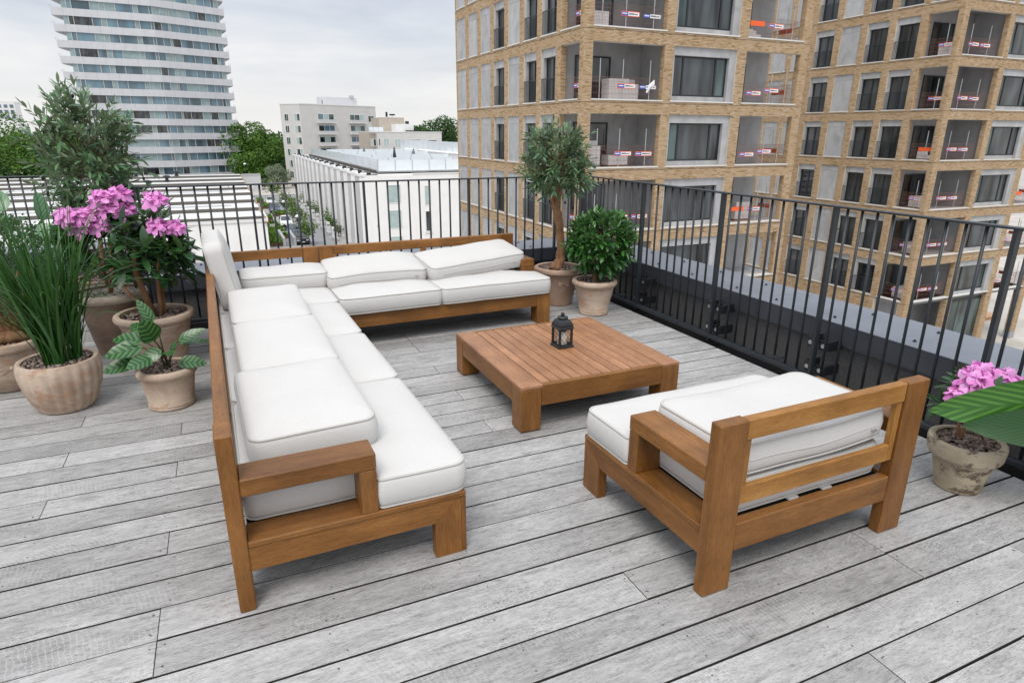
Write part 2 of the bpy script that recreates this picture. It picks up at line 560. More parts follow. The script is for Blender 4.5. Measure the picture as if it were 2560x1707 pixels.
GALV = plain('galvanised_post', (0.52, 0.54, 0.56), 0.4, metal=0.4)
BLUEB = plain('banner_blue', (0.03, 0.08, 0.42), 0.5)
WHITEB = plain('banner_white', (0.78, 0.78, 0.80), 0.5)
INKB = plain('banner_print', (0.06, 0.06, 0.07), 0.6)


def leafmat(name, dark, light, back=None, rough=0.38, spec=0.45, stripes=None, trans=0.12):
    m, nt, b = newmat(name)
    geo = node(nt, 'ShaderNodeNewGeometry')
    r0 = mth(nt, 'FRACT', mth(nt, 'ADD', geo.outputs['Random Per Island'], oinfo(nt)))
    mid = tuple((a + c) / 2 for a, c in zip(dark, light))
    c = ramp(nt, r0, [(0.0, dark), (0.55, mid), (1.0, light)])
    if stripes:
        uv = node(nt, 'ShaderNodeTexCoord')
        sp = node(nt, 'ShaderNodeSeparateXYZ', {0: uv.outputs['UV']})
        du = mth(nt, 'ABSOLUTE', mth(nt, 'SUBTRACT', sp.outputs[0], 0.5))
        ph = mth(nt, 'MULTIPLY', mth(nt, 'SUBTRACT', sp.outputs[1], mth(nt, 'MULTIPLY', du, stripes['slant'])), stripes['freq'])
        nz = node(nt, 'ShaderNodeTexNoise', {'Vector': uv.outputs['UV'], 'Scale': 5.0})
        sn = mth(nt, 'SINE', mth(nt, 'ADD', ph, mth(nt, 'MULTIPLY', nz.outputs[0], stripes.get('noise', 1.5))))
        k = ramp(nt, mth(nt, 'ADD', mth(nt, 'MULTIPLY', sn, 0.5), 0.5), [(stripes['lo'], (0,) * 3), (stripes['hi'], (1,) * 3)])
        edge = ramp(nt, du, [(0.0, (0.2,) * 3), (0.05, (1,) * 3), (0.38, (1,) * 3), (0.47, (stripes.get('rim', 0.6),) * 3)])
        k = mth(nt, 'MULTIPLY', k, edge)
        c = mixc(nt, k, c, stripes['col'])
    if back is not None:
        c = mixc(nt, geo.outputs['Backfacing'], c, back)
    setb(nt, b, col=c, rough=rough, spec=spec)
    if trans:
        tr = node(nt, 'ShaderNodeBsdfTranslucent', {0: mixc(nt, 0.5, c, (0.20, 0.34, 0.05))})
        mx = node(nt, 'ShaderNodeMixShader', {0: trans, 1: b.outputs[0], 2: tr.outputs[0]})
        nt.links.new(mx.outputs[0], nt.nodes['Material Output'].inputs[0])
    return m


L_OLIVE = leafmat('olive_leaf', (0.028, 0.082, 0.038), (0.135, 0.255, 0.110), (0.21, 0.27, 0.16), 0.36, 0.5, trans=.08)
L_BAY = leafmat('bay_leaf', (0.014, 0.072, 0.014), (0.075, 0.215, 0.045), (0.08, 0.16, 0.06), 0.3, 0.5)
L_RHO = leafmat('rhododendron_leaf', (0.010, 0.036, 0.014), (0.035, 0.110, 0.028), (0.07, 0.13, 0.05), 0.3, 0.5)
L_BOX = leafmat('boxwood_leaf', (0.012, 0.050, 0.016), (0.055, 0.150, 0.040), (0.07, 0.14, 0.05), 0.35, 0.45)
L_GRASS = leafmat('grass_blade', (0.014, 0.062, 0.012), (0.050, 0.150, 0.030), None, 0.4, 0.4)
L_CAL = leafmat('striped_leaf', (0.012, 0.050, 0.018), (0.016, 0.062, 0.020), (0.10, 0.19, 0.09), 0.3, 0.5, dict(slant=0.5, freq=36.0, lo=0.40, hi=0.85, col=(0.065, 0.18, 0.036), noise=1.6, rim=0.2), trans=.04)
L_BIG = leafmat('big_leaf', (0.018, 0.085, 0.009), (0.024, 0.100, 0.010), (0.012, 0.050, 0.012), 0.33, 0.5, dict(slant=0.75, freq=80.0, lo=0.35, hi=1.0, col=(0.075, 0.21, 0.03), noise=2.0, rim=0.2), trans=.06)
L_BIGD = leafmat('big_leaf_dark', (0.012, 0.050, 0.012), (0.015, 0.058, 0.014), (0.012, 0.055, 0.012), 0.4, 0.4, dict(slant=0.9, freq=110.0, lo=0.6, hi=1.0, col=(0.026, 0.085, 0.024), noise=0.5, rim=0.8))
L_PALE = leafmat('pale_big_leaf', (0.07, 0.16, 0.085), (0.13, 0.26, 0.13), (0.14, 0.20, 0.15), 0.35, 0.5, dict(slant=0.8, freq=40.0, lo=0.8, hi=1.0, col=(0.20, 0.34, 0.19), noise=0.6, rim=0.5))
L_TREE = leafmat('tree_foliage', (0.026, 0.080, 0.011), (0.115, 0.225, 0.028), None, 0.6, 0.25, trans=0.15)
L_TREE2 = leafmat('dark_tree_foliage', (0.016, 0.052, 0.014), (0.055, 0.120, 0.026), None, 0.6, 0.25, trans=0.12)
L_STREET = leafmat('street_tree_foliage', (0.045, 0.095, 0.020), (0.16, 0.24, 0.06), None, 0.6, 0.25, trans=0.15)
L_GREYT = leafmat('grey_green_foliage', (0.11, 0.15, 0.09), (0.26, 0.31, 0.20), None, 0.6, 0.25)


def petalmat():
    m, nt, b = newmat('pink_petal')
    geo = node(nt, 'ShaderNodeNewGeometry')
    c = ramp(nt, geo.outputs['Random Per Island'], [(0.0, (0.80, 0.27, 0.66)), (0.5, (0.86, 0.38, 0.76)), (1.0, (0.90, 0.55, 0.86))])
    setb(nt, b, col=c, rough=0.6, spec=0.2)
    tr = node(nt, 'ShaderNodeBsdfTranslucent', {0: c})
    mx = node(nt, 'ShaderNodeMixShader', {0: 0.3, 1: b.outputs[0], 2: tr.outputs[0]})
    nt.links.new(mx.outputs[0], nt.nodes['Material Output'].inputs[0])
    return m


PETAL = petalmat()
STAMEN = plain('stamen', (0.62, 0.12, 0.28), 0.6)


def barkmat(name, d, l, sc=(9, 9, 3)):
    m, nt, b = newmat(name)
    tc = node(nt, 'ShaderNodeTexCoord')
    mp = node(nt, 'ShaderNodeMapping', {'Vector': tc.outputs['Object'], 'Scale': sc})
    n = node(nt, 'ShaderNodeTexNoise', {'Vector': mp.outputs[0], 'Scale': 2.4, 'Detail': 7.0, 'Roughness': 0.65, 'Distortion': 0.7})
    bp = node(nt, 'ShaderNodeBump', {'Strength': 0.6, 'Distance': 0.02, 'Height': n.outputs[0]})
    setb(nt, b, col=ramp(nt, n.outputs[0], [(0.3, d), (0.55, tuple((x + y) / 2 for x, y in zip(d, l))), (0.72, l)]), rough=0.85, spec=0.2, normal=bp.outputs[0])
    return m


BARK = barkmat('smooth_bark', (0.16, 0.075, 0.035), (0.44, 0.26, 0.15))
BARKD = barkmat('dark_bark', (0.07, 0.045, 0.028), (0.22, 0.14, 0.085))
STEMG = plain('green_stem', (0.05, 0.11, 0.03), 0.5)
TWIG = plain('twig', (0.11, 0.10, 0.045), 0.7)
OLIVEF = plain('olive_fruit', (0.016, 0.014, 0.016), 0.3)


def terracotta(name, a, bcol, stain, amt=0.5):
    m, nt, b = newmat(name)
    tc = node(nt, 'ShaderNodeTexCoord')
    v = offset_vec(nt, tc.outputs['Object'], oinfo(nt), 9.0, (3.0, 3.0, 5.0))
    n = node(nt, 'ShaderNodeTexNoise', {'Vector': v, 'Scale': 1.3, 'Detail': 7.0, 'Roughness': 0.6, 'Distortion': 0.5})
    n2 = node(nt, 'ShaderNodeTexNoise', {'Vector': v, 'Scale': 3.6, 'Detail': 8.0, 'Roughness': 0.7})
    c = ramp(nt, n.outputs[0], [(0.3, a), (0.55, bcol), (0.75, tuple(min(1, x * 1.15) for x in bcol))])
    k = ramp(nt, n2.outputs[0], [(0.53, (0,) * 3), (0.60, (1,) * 3)])
    c = mixc(nt, mth(nt, 'MULTIPLY', k, amt), c, stain)
    bp = node(nt, 'ShaderNodeBump', {'Strength': 0.25, 'Distance': 0.006, 'Height': n2.outputs[0]})
    setb(nt, b, col=c, rough=0.85, spec=0.2, normal=bp.outputs[0])
    return m


POT_A = terracotta('washed_terracotta', (0.30, 0.215, 0.155), (0.50, 0.395, 0.31), (0.40, 0.21, 0.12), 0.6)
POT_B = terracotta('brown_terracotta', (0.15, 0.11, 0.085), (0.25, 0.185, 0.145), (0.25, 0.13, 0.08), 0.5)
POT_C = terracotta('aged_terracotta', (0.28, 0.225, 0.155), (0.44, 0.375, 0.275), (0.10, 0.068, 0.05), .85)
POT_D = terracotta('pink_terracotta', (0.31, 0.205, 0.15), (0.44, 0.315, 0.24), (0.36, 0.19, 0.12), 0.3)
POT_RIM = terracotta('pale_rim', (0.46, 0.38, 0.31), (0.60, 0.52, 0.44), (0.40, 0.25, 0.17), 0.3)


def pebblemat():
    m, nt, b = newmat('clay_pebble')
    geo = node(nt, 'ShaderNodeNewGeometry')
    c = ramp(nt, geo.outputs['Random Per Island'], [(0.0, (0.10, 0.074, 0.063)), (0.5, (0.20, 0.15, 0.13)), (1.0, (0.33, 0.265, 0.23))])
    setb(nt, b, col=c, rough=0.9, spec=0.2)
    return m


PEB = pebblemat()
# ------------------------------------------------------------------ the terrace: deck boards
PITCHB = 0.1637
Y0B = 0.8668 - PITCHB * 9
DX0, DX1 = -3.6, 3.385
deck = MB().box(DX0, DX1 + .4, -0.8, 8.1, -0.25, -0.055).build('deck', UNDER)
deck['kind'] = 'structure'
JOIST = [-3.0, -2.48, -1.957, -1.434, -0.911, -0.387, 0.16, 0.69, 1.22, 1.73, 2.254, 2.77]
KNOWN = {}


def rowof(y):
    return int(math.floor((y - Y0B) / PITCHB))


for x, y in ((-.911, 4.05), (-.387, 3.72), (-.911, 3.56), (-.387, 3.23), (-.911, 3.07), (-.387, 2.08), (-.387, 1.91), (1.22, 1.6), (2.254, 1.28), (2.77, 1.12), (1.22, 3.07), (1.22, 3.57), (1.22, 4.08)):
    KNOWN.setdefault(rowof(y), []).append(x)
dr = random.Random(3)
screws = MB()
nrow = int((7.7 - Y0B) / PITCHB)
for k in range(nrow):
    y0 = Y0B + k * PITCHB
    if y0 < -0.75:
        continue
    yc = y0 + PITCHB / 2
    xr = DX1 if y0 < 5.75 else -0.62
    if y0 >= 5.95:
        xr = -0.72 - (y0 - 5.95) * .22
    cuts = sorted(KNOWN.get(k, []))
    if not cuts:
        cand = [j for j in JOIST if DX0 + 1.2 < j < xr - .7]
        dr.shuffle(cand)
        for j in cand:
            if all(abs(j - c) > 1.9 for c in cuts) and len(cuts) < 2 and not (-1.5 < j < 2.5 and y0 < 3.4 and dr.random() < .6):
                cuts.append(j)
    cuts = [DX0] + sorted(cuts) + [xr]
    for a, b in zip(cuts, cuts[1:]):
        if b - a < .1:
            continue
        g0, g1 = 0.0040 + dr.uniform(-.0022, .0030), 0.0040 + dr.uniform(-.0022, .0030)
        zt = dr.uniform(-.0015, .0)
        m = MB().cbox(0.0012, b - a - 0.0012, -PITCHB / 2 + g0, PITCHB / 2 - g1, -0.028 + zt, zt, 0.0014)
        o = m.build('board', DECK, deck, loc=(a, yc, 0))
        o.data.materials.append(EDGE)
        for q in range(4):
            o.data.polygons[q].material_index = 1
        o.rotation_euler = (0, 0, dr.uniform(-.0006, .0006))
        o['kind'] = 'structure'
    for j in JOIST + [c for c in cuts[1:-1]]:
        if xr > j > DX0 and y0 < 3.6:
            for s in (-1, 1):
                jx = j + (0.022 if dr.random() < .5 else -.022) + dr.uniform(-.006, .006)
                yy = yc + s * 0.048 + dr.uniform(-.004, .004)
                n = 8
                screws.add([(jx + .0030 * math.cos(q * PI / 4), yy + .0030 * math.sin(q * PI / 4), .0008) for q in range(n)], [tuple(range(n))])
o = screws.build('screws', plain('screw_head', (0.10, 0.10, 0.10), 0.5, metal=0.5), deck)
o['kind'] = 'stuff'

# ------------------------------------------------------------------ railings
RT = 1.178


def railing(name, label, p0, p1, post_t, first, spacing=0.1, skip=None):
    """straight steel railing from p0 to p1; balusters every `spacing`, posts at distances post_t"""
    p0, p1 = Vector((*p0, 0)), Vector((*p1, 0))
    L = (p1 - p0).length
    ang = math.atan2(p1.y - p0.y, p1.x - p0.x)
    t = thing(name, label, 'railing', p0, ang, 'railings round the terrace')
    MB().cbox(-.028, L + .028, -.026, .026, RT - .012, RT, .002).build('top_rail', RAILM, t)
    MB().cbox(-.02, L + .02, -.030, .018, .030, .062, .003).build('bottom_rail', RAILM, t)
    bal = MB().tube([(0, 0, .055), (0, 0, RT - .008)], .0086, 10).mesh('baluster', RAILM, True)
    post = MB().cbox(-.011, .011, -.022, .020, .0, RT - .010, .002).mesh('post', RAILM)
    foot = MB().lathe([(.013, 0), (.0095, .006)], 8).mesh('weld_collar', RAILM)
    d = first
    while d < L - .02:
        if all(abs(d - q) > .045 for q in post_t):
            b = link('baluster', bal, t, (d, 0, 0))
            link('weld_collar', foot, b, (0, 0, .061))
        d += spacing
    return t, post


def bracket(t, post, q, side):
    po = link('post', post, t, (q, 0, 0))
    return po


br_me = MB().cbox(-.055, .055, -.006, .006, -.05, .05, .002).mesh('bracket', BLACK)
rr_, post = railing('railing', 'dark steel railing along the right side of the deck, facing the brick buildings', (3.45, 5.93), (3.45, -0.35), [], 0.09)
RP = [1.085, 2.11, 3.11, 4.13, 5.15, 6.1]
rr_t = rr_
# rebuild list of posts on the right run (balusters close to a post are removed)
for ch in kids(rr_t):
    if ch.name.startswith('baluster') and any(abs(ch.location.x - q) < .04 for q in RP):
        for g in kids(ch):
            bpy.data.objects.remove(g)
        bpy.data.objects.remove(ch)
hexb = MB().tube([(0, 0, 0), (0, -.010, 0)], .0155, 6).mesh('bolt', STEEL)
for q in RP:
    po = link('post', post, rr_t, (q, 0, 0))
    for z in (.105, .275):
        for s in (-1, 1):
            b = MB().cbox(q + s * .045 - .032, q + s * .045 + .032, .020, .028, z - .034, z + .034, .002)
            b.cbox(q + s * .075 - .004, q + s * .075 + .004, .028, .165, z - .034, z + .034, .002)
            bo = b.build('bracket', BLACK, rr_t)
            link('bolt', hexb, bo, (q + s * .05, .020, z))
MB().cbox(-.03, .03, -.034, .034, 0, RT - .013, .003).build('corner_post', RAILM, rr_t)
rb_, post = railing('railing', 'dark steel railing along the far edge of the deck, behind the long sofa', (-0.63, 5.93), (3.40, 5.93), [0.06, 0.84, 1.79, 2.80, 3.75], 0.107)
post = MB().cbox(-.009, .009, -.020, .020, .0, RT - .010, .002).mesh('post', RAILM)
for q in (.0, .84, 1.79, 2.80, 3.75):
    link('post', post, rb_, (q, 0, 0))
rs_, post = railing('railing', 'short dark railing running back beside the tall olive tree', (-0.66, 6.0), (-1.06, 7.70), [], 0.1)
rl_, post = railing('railing', 'dark steel railing behind the potted plants on the far left', (-3.9, 7.74), (-1.08, 7.74), [.5, 1.5, 2.5], 0.1)
for q in (.5, 1.5, 2.5):
    link('post', post, rl_, (q, 0, 0))

# ------------------------------------------------------------------ parapet walls with metal coping


def parapet(label, p0, p1, joints, width=0.53, e1=0.55):
    p0, p1 = Vector((*p0, 0)), Vector((*p1, 0))
    L = (p1 - p0).length
    ang = math.atan2(p1.y - p0.y, p1.x - p0.x)
    t = thing('parapet_wall', label, 'parapet', p0, ang, 'parapets outside the railings')
    MB().box(-.3, L + e1, .055, width - .03, -.25, .285).build('felt_upstand', BITU, t)
    cuts = [-.02] + joints + [L + .02]
    scr = MB().lathe([(.010, 0), (.012, .004), (.006, .006), (.006, .012)], 8)
    sm = scr.mesh('screw', BLACK)
    for a, b in zip(cuts, cuts[1:]):
        c = MB().cbox(a + .002, b - .002, -.002, width, .402, .41, .002)
        co = c.build('coping_panel', CAPM, t)
        MB().cbox(a + .002, b - .002, 0.0, .012, .272, .4015, .002).build('fascia_panel', FASC, t)
        MB().cbox(a + .002, b - .002, 0.012, .06, .262, .268, .001).build('drip_ledge', CAPM, t)
        for x in np.arange(a + .12, b, .52):
            for y in (.10, .40):
                link('screw', sm, co, (x + RND.uniform(-.04, .04), y, .41))
    return t


parapet('low dark parapet with grey metal coping beyond the right railing', (3.60, 6.13), (3.60, -0.4), [0.6, 2.62, 4.56])
parapet('low dark parapet with grey metal coping behind the far railing', (4.13, 6.13), (-0.70, 6.13), [1.34, 2.5, 4.3], e1=-.02).scale = (1, -1, 1)
parapet('low parapet with grey coping on the far left behind the plants', (-0.75, 7.93), (-4.2, 7.93), [1.9]).scale = (1, -1, 1)

# ------------------------------------------------------------------ ground, street
GZ = -14.5


def sheet(name, x0, x1, y0, y1, z, mat, kind='structure', parent=None):
    o = MB().add([(x0, y0, z), (x1, y0, z), (x1, y1, z), (x0, y1, z)], [(0, 1, 2, 3)]).build(name, mat, parent)
    o['kind'] = kind
    return o


sheet('ground', -900, 900, -300, 1500, GZ, PAVE)
sheet('road', 9.9, 14.5, 40, 172, GZ + .012, ASPH)
sheet('road', -40, 60, 172, 181, GZ + .016, ASPH)
sheet('plaza', 2, 40, 181, 216, GZ + .008, SANDY)
sheet('pavement', 7.9, 9.9, 60, 172, GZ + .008, plain('parking_paving', (0.36, 0.35, 0.34), .95, var=.1, vscale=.4))
sheet('ground', 17.0, 200, 10, 80, GZ + .006, SANDY)
g = MB().box(5.0, 17.2, 180.8, 181.2, GZ, GZ + .25).build('kerb', PAVE)
g['kind'] = 'structure'

# ------------------------------------------------------------------ yellow brick buildings under construction
F = 3.3
ZJ = 3.03
KTOP = 2                                   # floors: joint k at ZJ + k*F
KBOT = -4
XA, YA = 16.6, 29.0
LX, LY = 14.6, 18.5
BU, BV = 0.25, 0.066
brick_boxes = []                            # (origin, u-dir, normal, width, height)


def bricks_rect(o, ud, nd, wid, z0, z1, phase=0.0):
    """courses of bricks on a vertical rectangle; o = lower corner, ud along, nd outward"""
    r0, r1 = math.floor(z0 / BV), math.ceil(z1 / BV)
    for r in range(r0, r1):
        zb_, zt_ = max(z0 + .002, r * BV + .005), min(z1 - .001, (r + 1) * BV - .005)
        if zt_ - zb_ < .014:
            continue
        off = (BU / 2 if r % 2 else 0) + phase
        i0, i1 = math.floor((0 - off) / BU), math.ceil((wid - off) / BU)
        for i in range(i0, i1):
            a, b = max(0.0, i * BU + off), min(wid, (i + 1) * BU + off - .010)
            if b - a < .03:
                continue
            brick_boxes.append((o[0] + ud[0] * a, o[1] + ud[1] * a, zb_, ud, nd, b - a, zt_ - zb_))


bld = thing('brick_building', 'yellow brick apartment block under construction, the nearer one right behind the railing corner', 'building', (XA, YA, 0), 0, 'brick blocks under construction')
wall = MB()                                 # mortar-coloured solid masonry
conc = MB()                                 # concrete core, slabs, soffits
TH = 0.36
# openings: kind, a, b
LEFT = [('loggia', 0.38, 2.34), ('win', 2.86, 4.57), ('win', 5.13, 6.82), ('pan', 7.39, 9.03), ('win', 9.63, 11.33), ('pan', 11.87, 13.56), ('pan', 14.15, 15.78), ('pan', 16.44, 18.2)]
FRONT = [('loggia', 0.52, 4.77), ('big', 5.30, 9.47), ('loggia', 10.10, 14.05)]
cpan = {}
R_ = random.Random(21)
fr_cache = {}


def win_unit(parent, side, a, b, z0, z1):
    """recessed window in opening a..b of a side ('L' or 'F')"""
    big = side == 'F'
    key = (side, round(b - a, 3), big)

    def P(mb, u0, u1, d0, d1, q0, q1, c=.006):
        if side == 'L':
            mb.cbox(d0, d1, u0, u1, q0, q1, c)
        else:
            mb.cbox(u0, u1, d0, d1, q0, q1, c)
    zl = 5.39 - ZJ + z0 - .17
    lint = MB()
    P(lint, a + .003, b - .003, .10, .36, zl, z1 - .003)
    jw = .12 if not big else .16
    if not big:
        P(lint, b - .13, b - .003, .10, .36, z0, zl - .002)
    else:
        P(lint, a + .003, a + .15, .10, .36, z0, zl - .002)
        P(lint, b - .42, b - .003, .10, .36, z0, zl - .002)
    lo = lint.build('concrete_lintel', CONC, parent)
    wa, wb = (a + .005, b - .135) if not big else (a + .155, b - .425)
    zb = z0 + (.02 if not big else .24)
    if big:
        ap = MB()
        P(ap, wa, wb, .26, .36, z0, zb - .002)
        ap.build('concrete_lintel', CONC, parent)
    fo = MB()
    d0, d1 = .27, .345
    ft = .075
    P(fo, wa, wa + ft, d0, d1, zb, zl - .003)
    P(fo, wb - ft, wb, d0, d1, zb, zl - .003)
    P(fo, wa + ft, wb - ft, d0, d1, zl - .003 - ft, zl - .003)
    P(fo, wa + ft, wb - ft, d0, d1, zb, zb + ft)
    if not big:
        ms = [(wa + wb) / 2]
        if R_.random() < .5:
            ms = [(wa + wb) / 2]
    else:
        ms = [wa + (wb - wa) * .20, wa + (wb - wa) * .80]
    for m_ in ms:
        P(fo, m_ - .055, m_ + .055, d0, d1, zb + ft, zl - .003 - ft)
    fob = fo.build('window', FRAME, parent)
    ed = [wa + ft] + ms + [wb - ft]
    for q0, q1 in zip(ed, ed[1:]):
        g = MB()
        P(g, q0, q1, .315, .325, zb + ft, zl - .003 - ft, .001)
        g.build('pane', GLASS if (not big or R_.random() < .5) else GLASS_G, fob)
        g = MB()                             # pale inner sash edge
        P(g, q0 + .06, q0 + .08, .305, .313, zb + ft, zl - .003 - ft, .001)
        g.build('sash_edge', GALV, fob)
    # sill
    s = MB()
    P(s, a - .05, b + .05, -.05, .30, z0 - .065, z0 - .004, .004)
    s.build('sill', SILL, parent)
    if not big:                              # french balcony bars
        rb = MB()
        dd = .02
        hh = 1.12
        P(rb, a + .01, b - .01, dd, dd + .03, z0 + hh, z0 + hh + .04, .002)
        P(rb, a + .01, b - .01, dd, dd + .02, z0 + .06, z0 + .085, .002)
        n = int((b - a - .04) / .11)
        for i in range(n + 1):
            u = a + .02 + i * (b - a - .04) / n
            P(rb, u - .008, u + .008, dd + .004, dd + .020, z0 + .08, z0 + hh, .001)
        rb.build('juliet_railing', FRAME, parent)


def panel_unit(parent, a, b, z0, z1):
    zl = 5.39 - ZJ + z0 - .17
    m = MB().cbox(.055, .30, a + .003, b - .003, zl + .006, z1 - .003, .004)
    m.build('concrete_panel', CONC, parent)
    m = MB().cbox(.060, .30, a + .003, b - .003, z0, zl, .004)
    m.build('concrete_panel', CONC, parent)
    MB().cbox(-.05, .25, a - .05, b + .05, z0 - .065, z0 - .004, .004).build('sill', SILL, parent)


def masonry_L(y0, y1, z0, z1):
    wall.box(0, TH, y0, y1, z0, z1)
    bricks_rect((0, y0), (0, 1), (-1, 0), y1 - y0, z0, z1)


def masonry_F(x0, x1, z0, z1):
    wall.box(x0, x1, 0, TH, z0, z1)
    bricks_rect((x0, 0), (1, 0), (0, -1), x1 - x0, z0, z1)


for k in range(KBOT, KTOP + 1):
    zj = ZJ + k * F
    z0, z1 = zj + .17, zj + 2.77             # opening band
    zn = zj + F + .17
    # spandrel strips above this floor's openings (up to the next sill)
    wall.box(0, TH, TH, LY, z1, zn)
    wall.box(0, LX, 0, TH - .001, z1 + .001, zn - .001)
    bricks_rect((0, 0), (0, 1), (-1, 0), LY, z1, zn)
    bricks_rect((0, 0), (1, 0), (0, -1), LX, z1, zn)
    # piers left side
    e = 0.0
    for kind, a, b in LEFT + [('end', LY, LY)]:
        if e == 0.0:
            wall.box(.001, .521, .001, .379, z0, z1)     # corner column
            bricks_rect((0, 0), (0, 1), (-1, 0), .38, z0, z1)
            bricks_rect((0, 0), (1, 0), (0, -1), .52, z0, z1)
        elif a - e > .02:
            masonry_L(e, a, z0, z1)
        e = b
    # reveal of the loggia on the left side (faces the camera)
    bricks_rect((0.0, 2.34), (1, 0), (0, -1), TH, z0, z1)
    e = 0.52
    for kind, a, b in FRONT[1:] + [('end', LX, LX)]:
        pass
    masonry_F(4.77, 5.30, z0, z1)
    masonry_F(9.47, 10.10, z0, z1)
    masonry_F(14.05, LX, z0, z1)
    bricks_rect((4.77, 0.0), (0, 1), (-1, 0), TH, z0, z1)
    bricks_rect((14.05, 0.0), (0, 1), (-1, 0), TH, z0, z1)
    for kind, a, b in LEFT:
        if kind == 'win':
            win_unit(bld, 'L', a, b, z0, z1)
        elif kind == 'pan':
            panel_unit(bld, a, b, z0, z1)
    win_unit(bld, 'F', 5.30, 9.47, z0, z1)
    # dark open joint under every floor band
    jl = MB().box(-.0145, -.0005, .0, LY, zj - .006, zj + .016).box(-.0145, LX, -.0145, -.0006, zj - .006, zj + .016).build('floor_joint', bpy.data.materials['dark_gravel'], bld)
    # loggia sills
    MB().cbox(-.05, .30, .40, 2.36, z0 - .065, z0 - .003, .004).build('sill', SILL, bld)
    MB().cbox(.50, 4.80, -.05, .30, z0 - .065, z0 - .003, .004).build('sill', SILL, bld)
    MB().cbox(10.06, 14.09, -.05, .30, z0 - .065, z0 - .003, .004).build('sill', SILL, bld)
    # floor slab and core
    conc.box(.30, LX - .05, .30, LY - .1, zj - .18, z0 - .07)
    conc.box(TH + .002, LX - .3, 2.62, LY - .3, z0 - .07, zj + F - .18)          # rooms behind the loggias
    conc.box(4.77 + TH, 10.0, TH + .02, 2.60, z0 - .07, zj + F - .18)             # room between the loggias
    for a, b, nm in ((1.0, 3.15, 0), (10.6, 12.5, 1)):                               # glass doors at the back of the loggias
        fo = MB()
        zt = z0 + 2.22
        fo.cbox(a, a + .08, 2.53, 2.60, z0, zt, .004)
        fo.cbox(b - .08, b, 2.53, 2.60, z0, zt, .004)
        fo.cbox(a + .08, b - .08, 2.53, 2.60, zt - .08, zt, .004)
        fo.cbox(a + .08, b - .08, 2.53, 2.60, z0, z0 + .06, .004)
        md = lerp(a, b, .38 if nm == 0 else .55)
        fo.cbox(md - .05, md + .05, 2.53, 2.60, z0 + .06, zt - .08, .004)
        fob = fo.build('glass_door', FRAME, bld)
        MB().cbox(a + .08, md - .05, 2.575, 2.585, z0 + .06, zt - .08, .001).build('pane', GLASS, fob)
        MB().cbox(md + .05, b - .08, 2.575, 2.585, z0 + .06, zt - .08, .001).build('pane', GLASS, fob)
zb = ZJ + KBOT * F
zt = ZJ + (KTOP + 1) * F + .17
wall.box(.01, LX - .01, LY - .1, LY, zb, zt)                                         # back and right faces
wall.box(LX - TH, LX - .001, 3.0, LY - .1, zb, zt)
# ground floor: piers with a passage on the right
zg = GZ
for (x0, x1, y0, y1) in ((.001, .55, .001, .55), (4.77, 5.30, .001, .5), (9.47, 10.10, .001, .5), (14.05, LX - .001, .001, .55)):
    wall.box(x0, x1, y0, y1, zg, zb + .17)
    bricks_rect((x0, 0), (1, 0), (0, -1), x1 - x0, zg + .6, zb + .17)
    bricks_rect((x0, 0), (0, 1), (-1, 0), .5, zg + .6, zb + .17)
    conc.box(x0 - .02, x1 + .02, y0 - .02, y1 + .02, zg, zg + .6)
wall.box(.0, TH, 2.5, LY, zg, zb + .17)
bricks_rect((0, 2.5), (0, 1), (-1, 0), LY - 2.5, zg, zb + .17)
conc.box(TH, 10.0, 2.6, LY - .3, zg, zb)
conc.box(.3, LX - .05, .3, LY - .1, zb - .18, zb + .1)
gs = MB().cbox(5.32, 9.45, .30, .36, zg + .3, zb + .0, .01)
gs.build('shopfront', FRAME, bld)
for q in range(3):
    MB().cbox(5.42 + q * 1.36, 6.66 + q * 1.36, .285, .297, zg + .45, zb - .45, .002).build('pane', GLASS_G, bld)
wall.build('wall', MORT, bld)
conc.build('concrete_core', CONCD, bld)

# bricks: the 300 nearest are separate, the rest joined
ORG = np.array([XA, YA, 0])


def brick_arrays(lst):
    n = len(lst)
    V = np.zeros((n, 8, 3))
    pr = .012
    for i, (x, y, z, ud, nd, L, H) in enumerate(lst):
        for j in range(8):
            a, b, c = j & 1, (j >> 1) & 1, (j >> 2) & 1
            dep = pr if c else -.004
            V[i, j] = (x + ud[0] * L * a + nd[0] * dep, y + ud[1] * L * a + nd[1] * dep, z + H * b)
    q = np.array([(4, 5, 7, 6), (0, 4, 6, 2), (1, 3, 7, 5), (0, 1, 5, 4), (2, 6, 7, 3)])
    Fc = (q[None] + 8 * np.arange(n)[:, None, None]).reshape(-1, 4)
    return V.reshape(-1, 3), Fc


def np_mesh(name, V, Fc, mat, smooth=False):
    me = bpy.data.meshes.new(name)
    k = Fc.shape[1]
    me.vertices.add(len(V))
    me.vertices.foreach_set('co', np.asarray(V, dtype=np.float32).ravel())
    me.loops.add(Fc.size)
    me.loops.foreach_set('vertex_index', Fc.astype(np.int32).ravel())
    me.polygons.add(len(Fc))
    me.polygons.foreach_set('loop_start', np.arange(0, Fc.size, k, dtype=np.int32))
    me.polygons.foreach_set('loop_total', np.full(len(Fc), k, dtype=np.int32))
    if smooth:
        me.polygons.foreach_set('use_smooth', np.ones(len(Fc), dtype=bool))
    me.materials.append(mat)
    me.update(calc_edges=True)
    return me


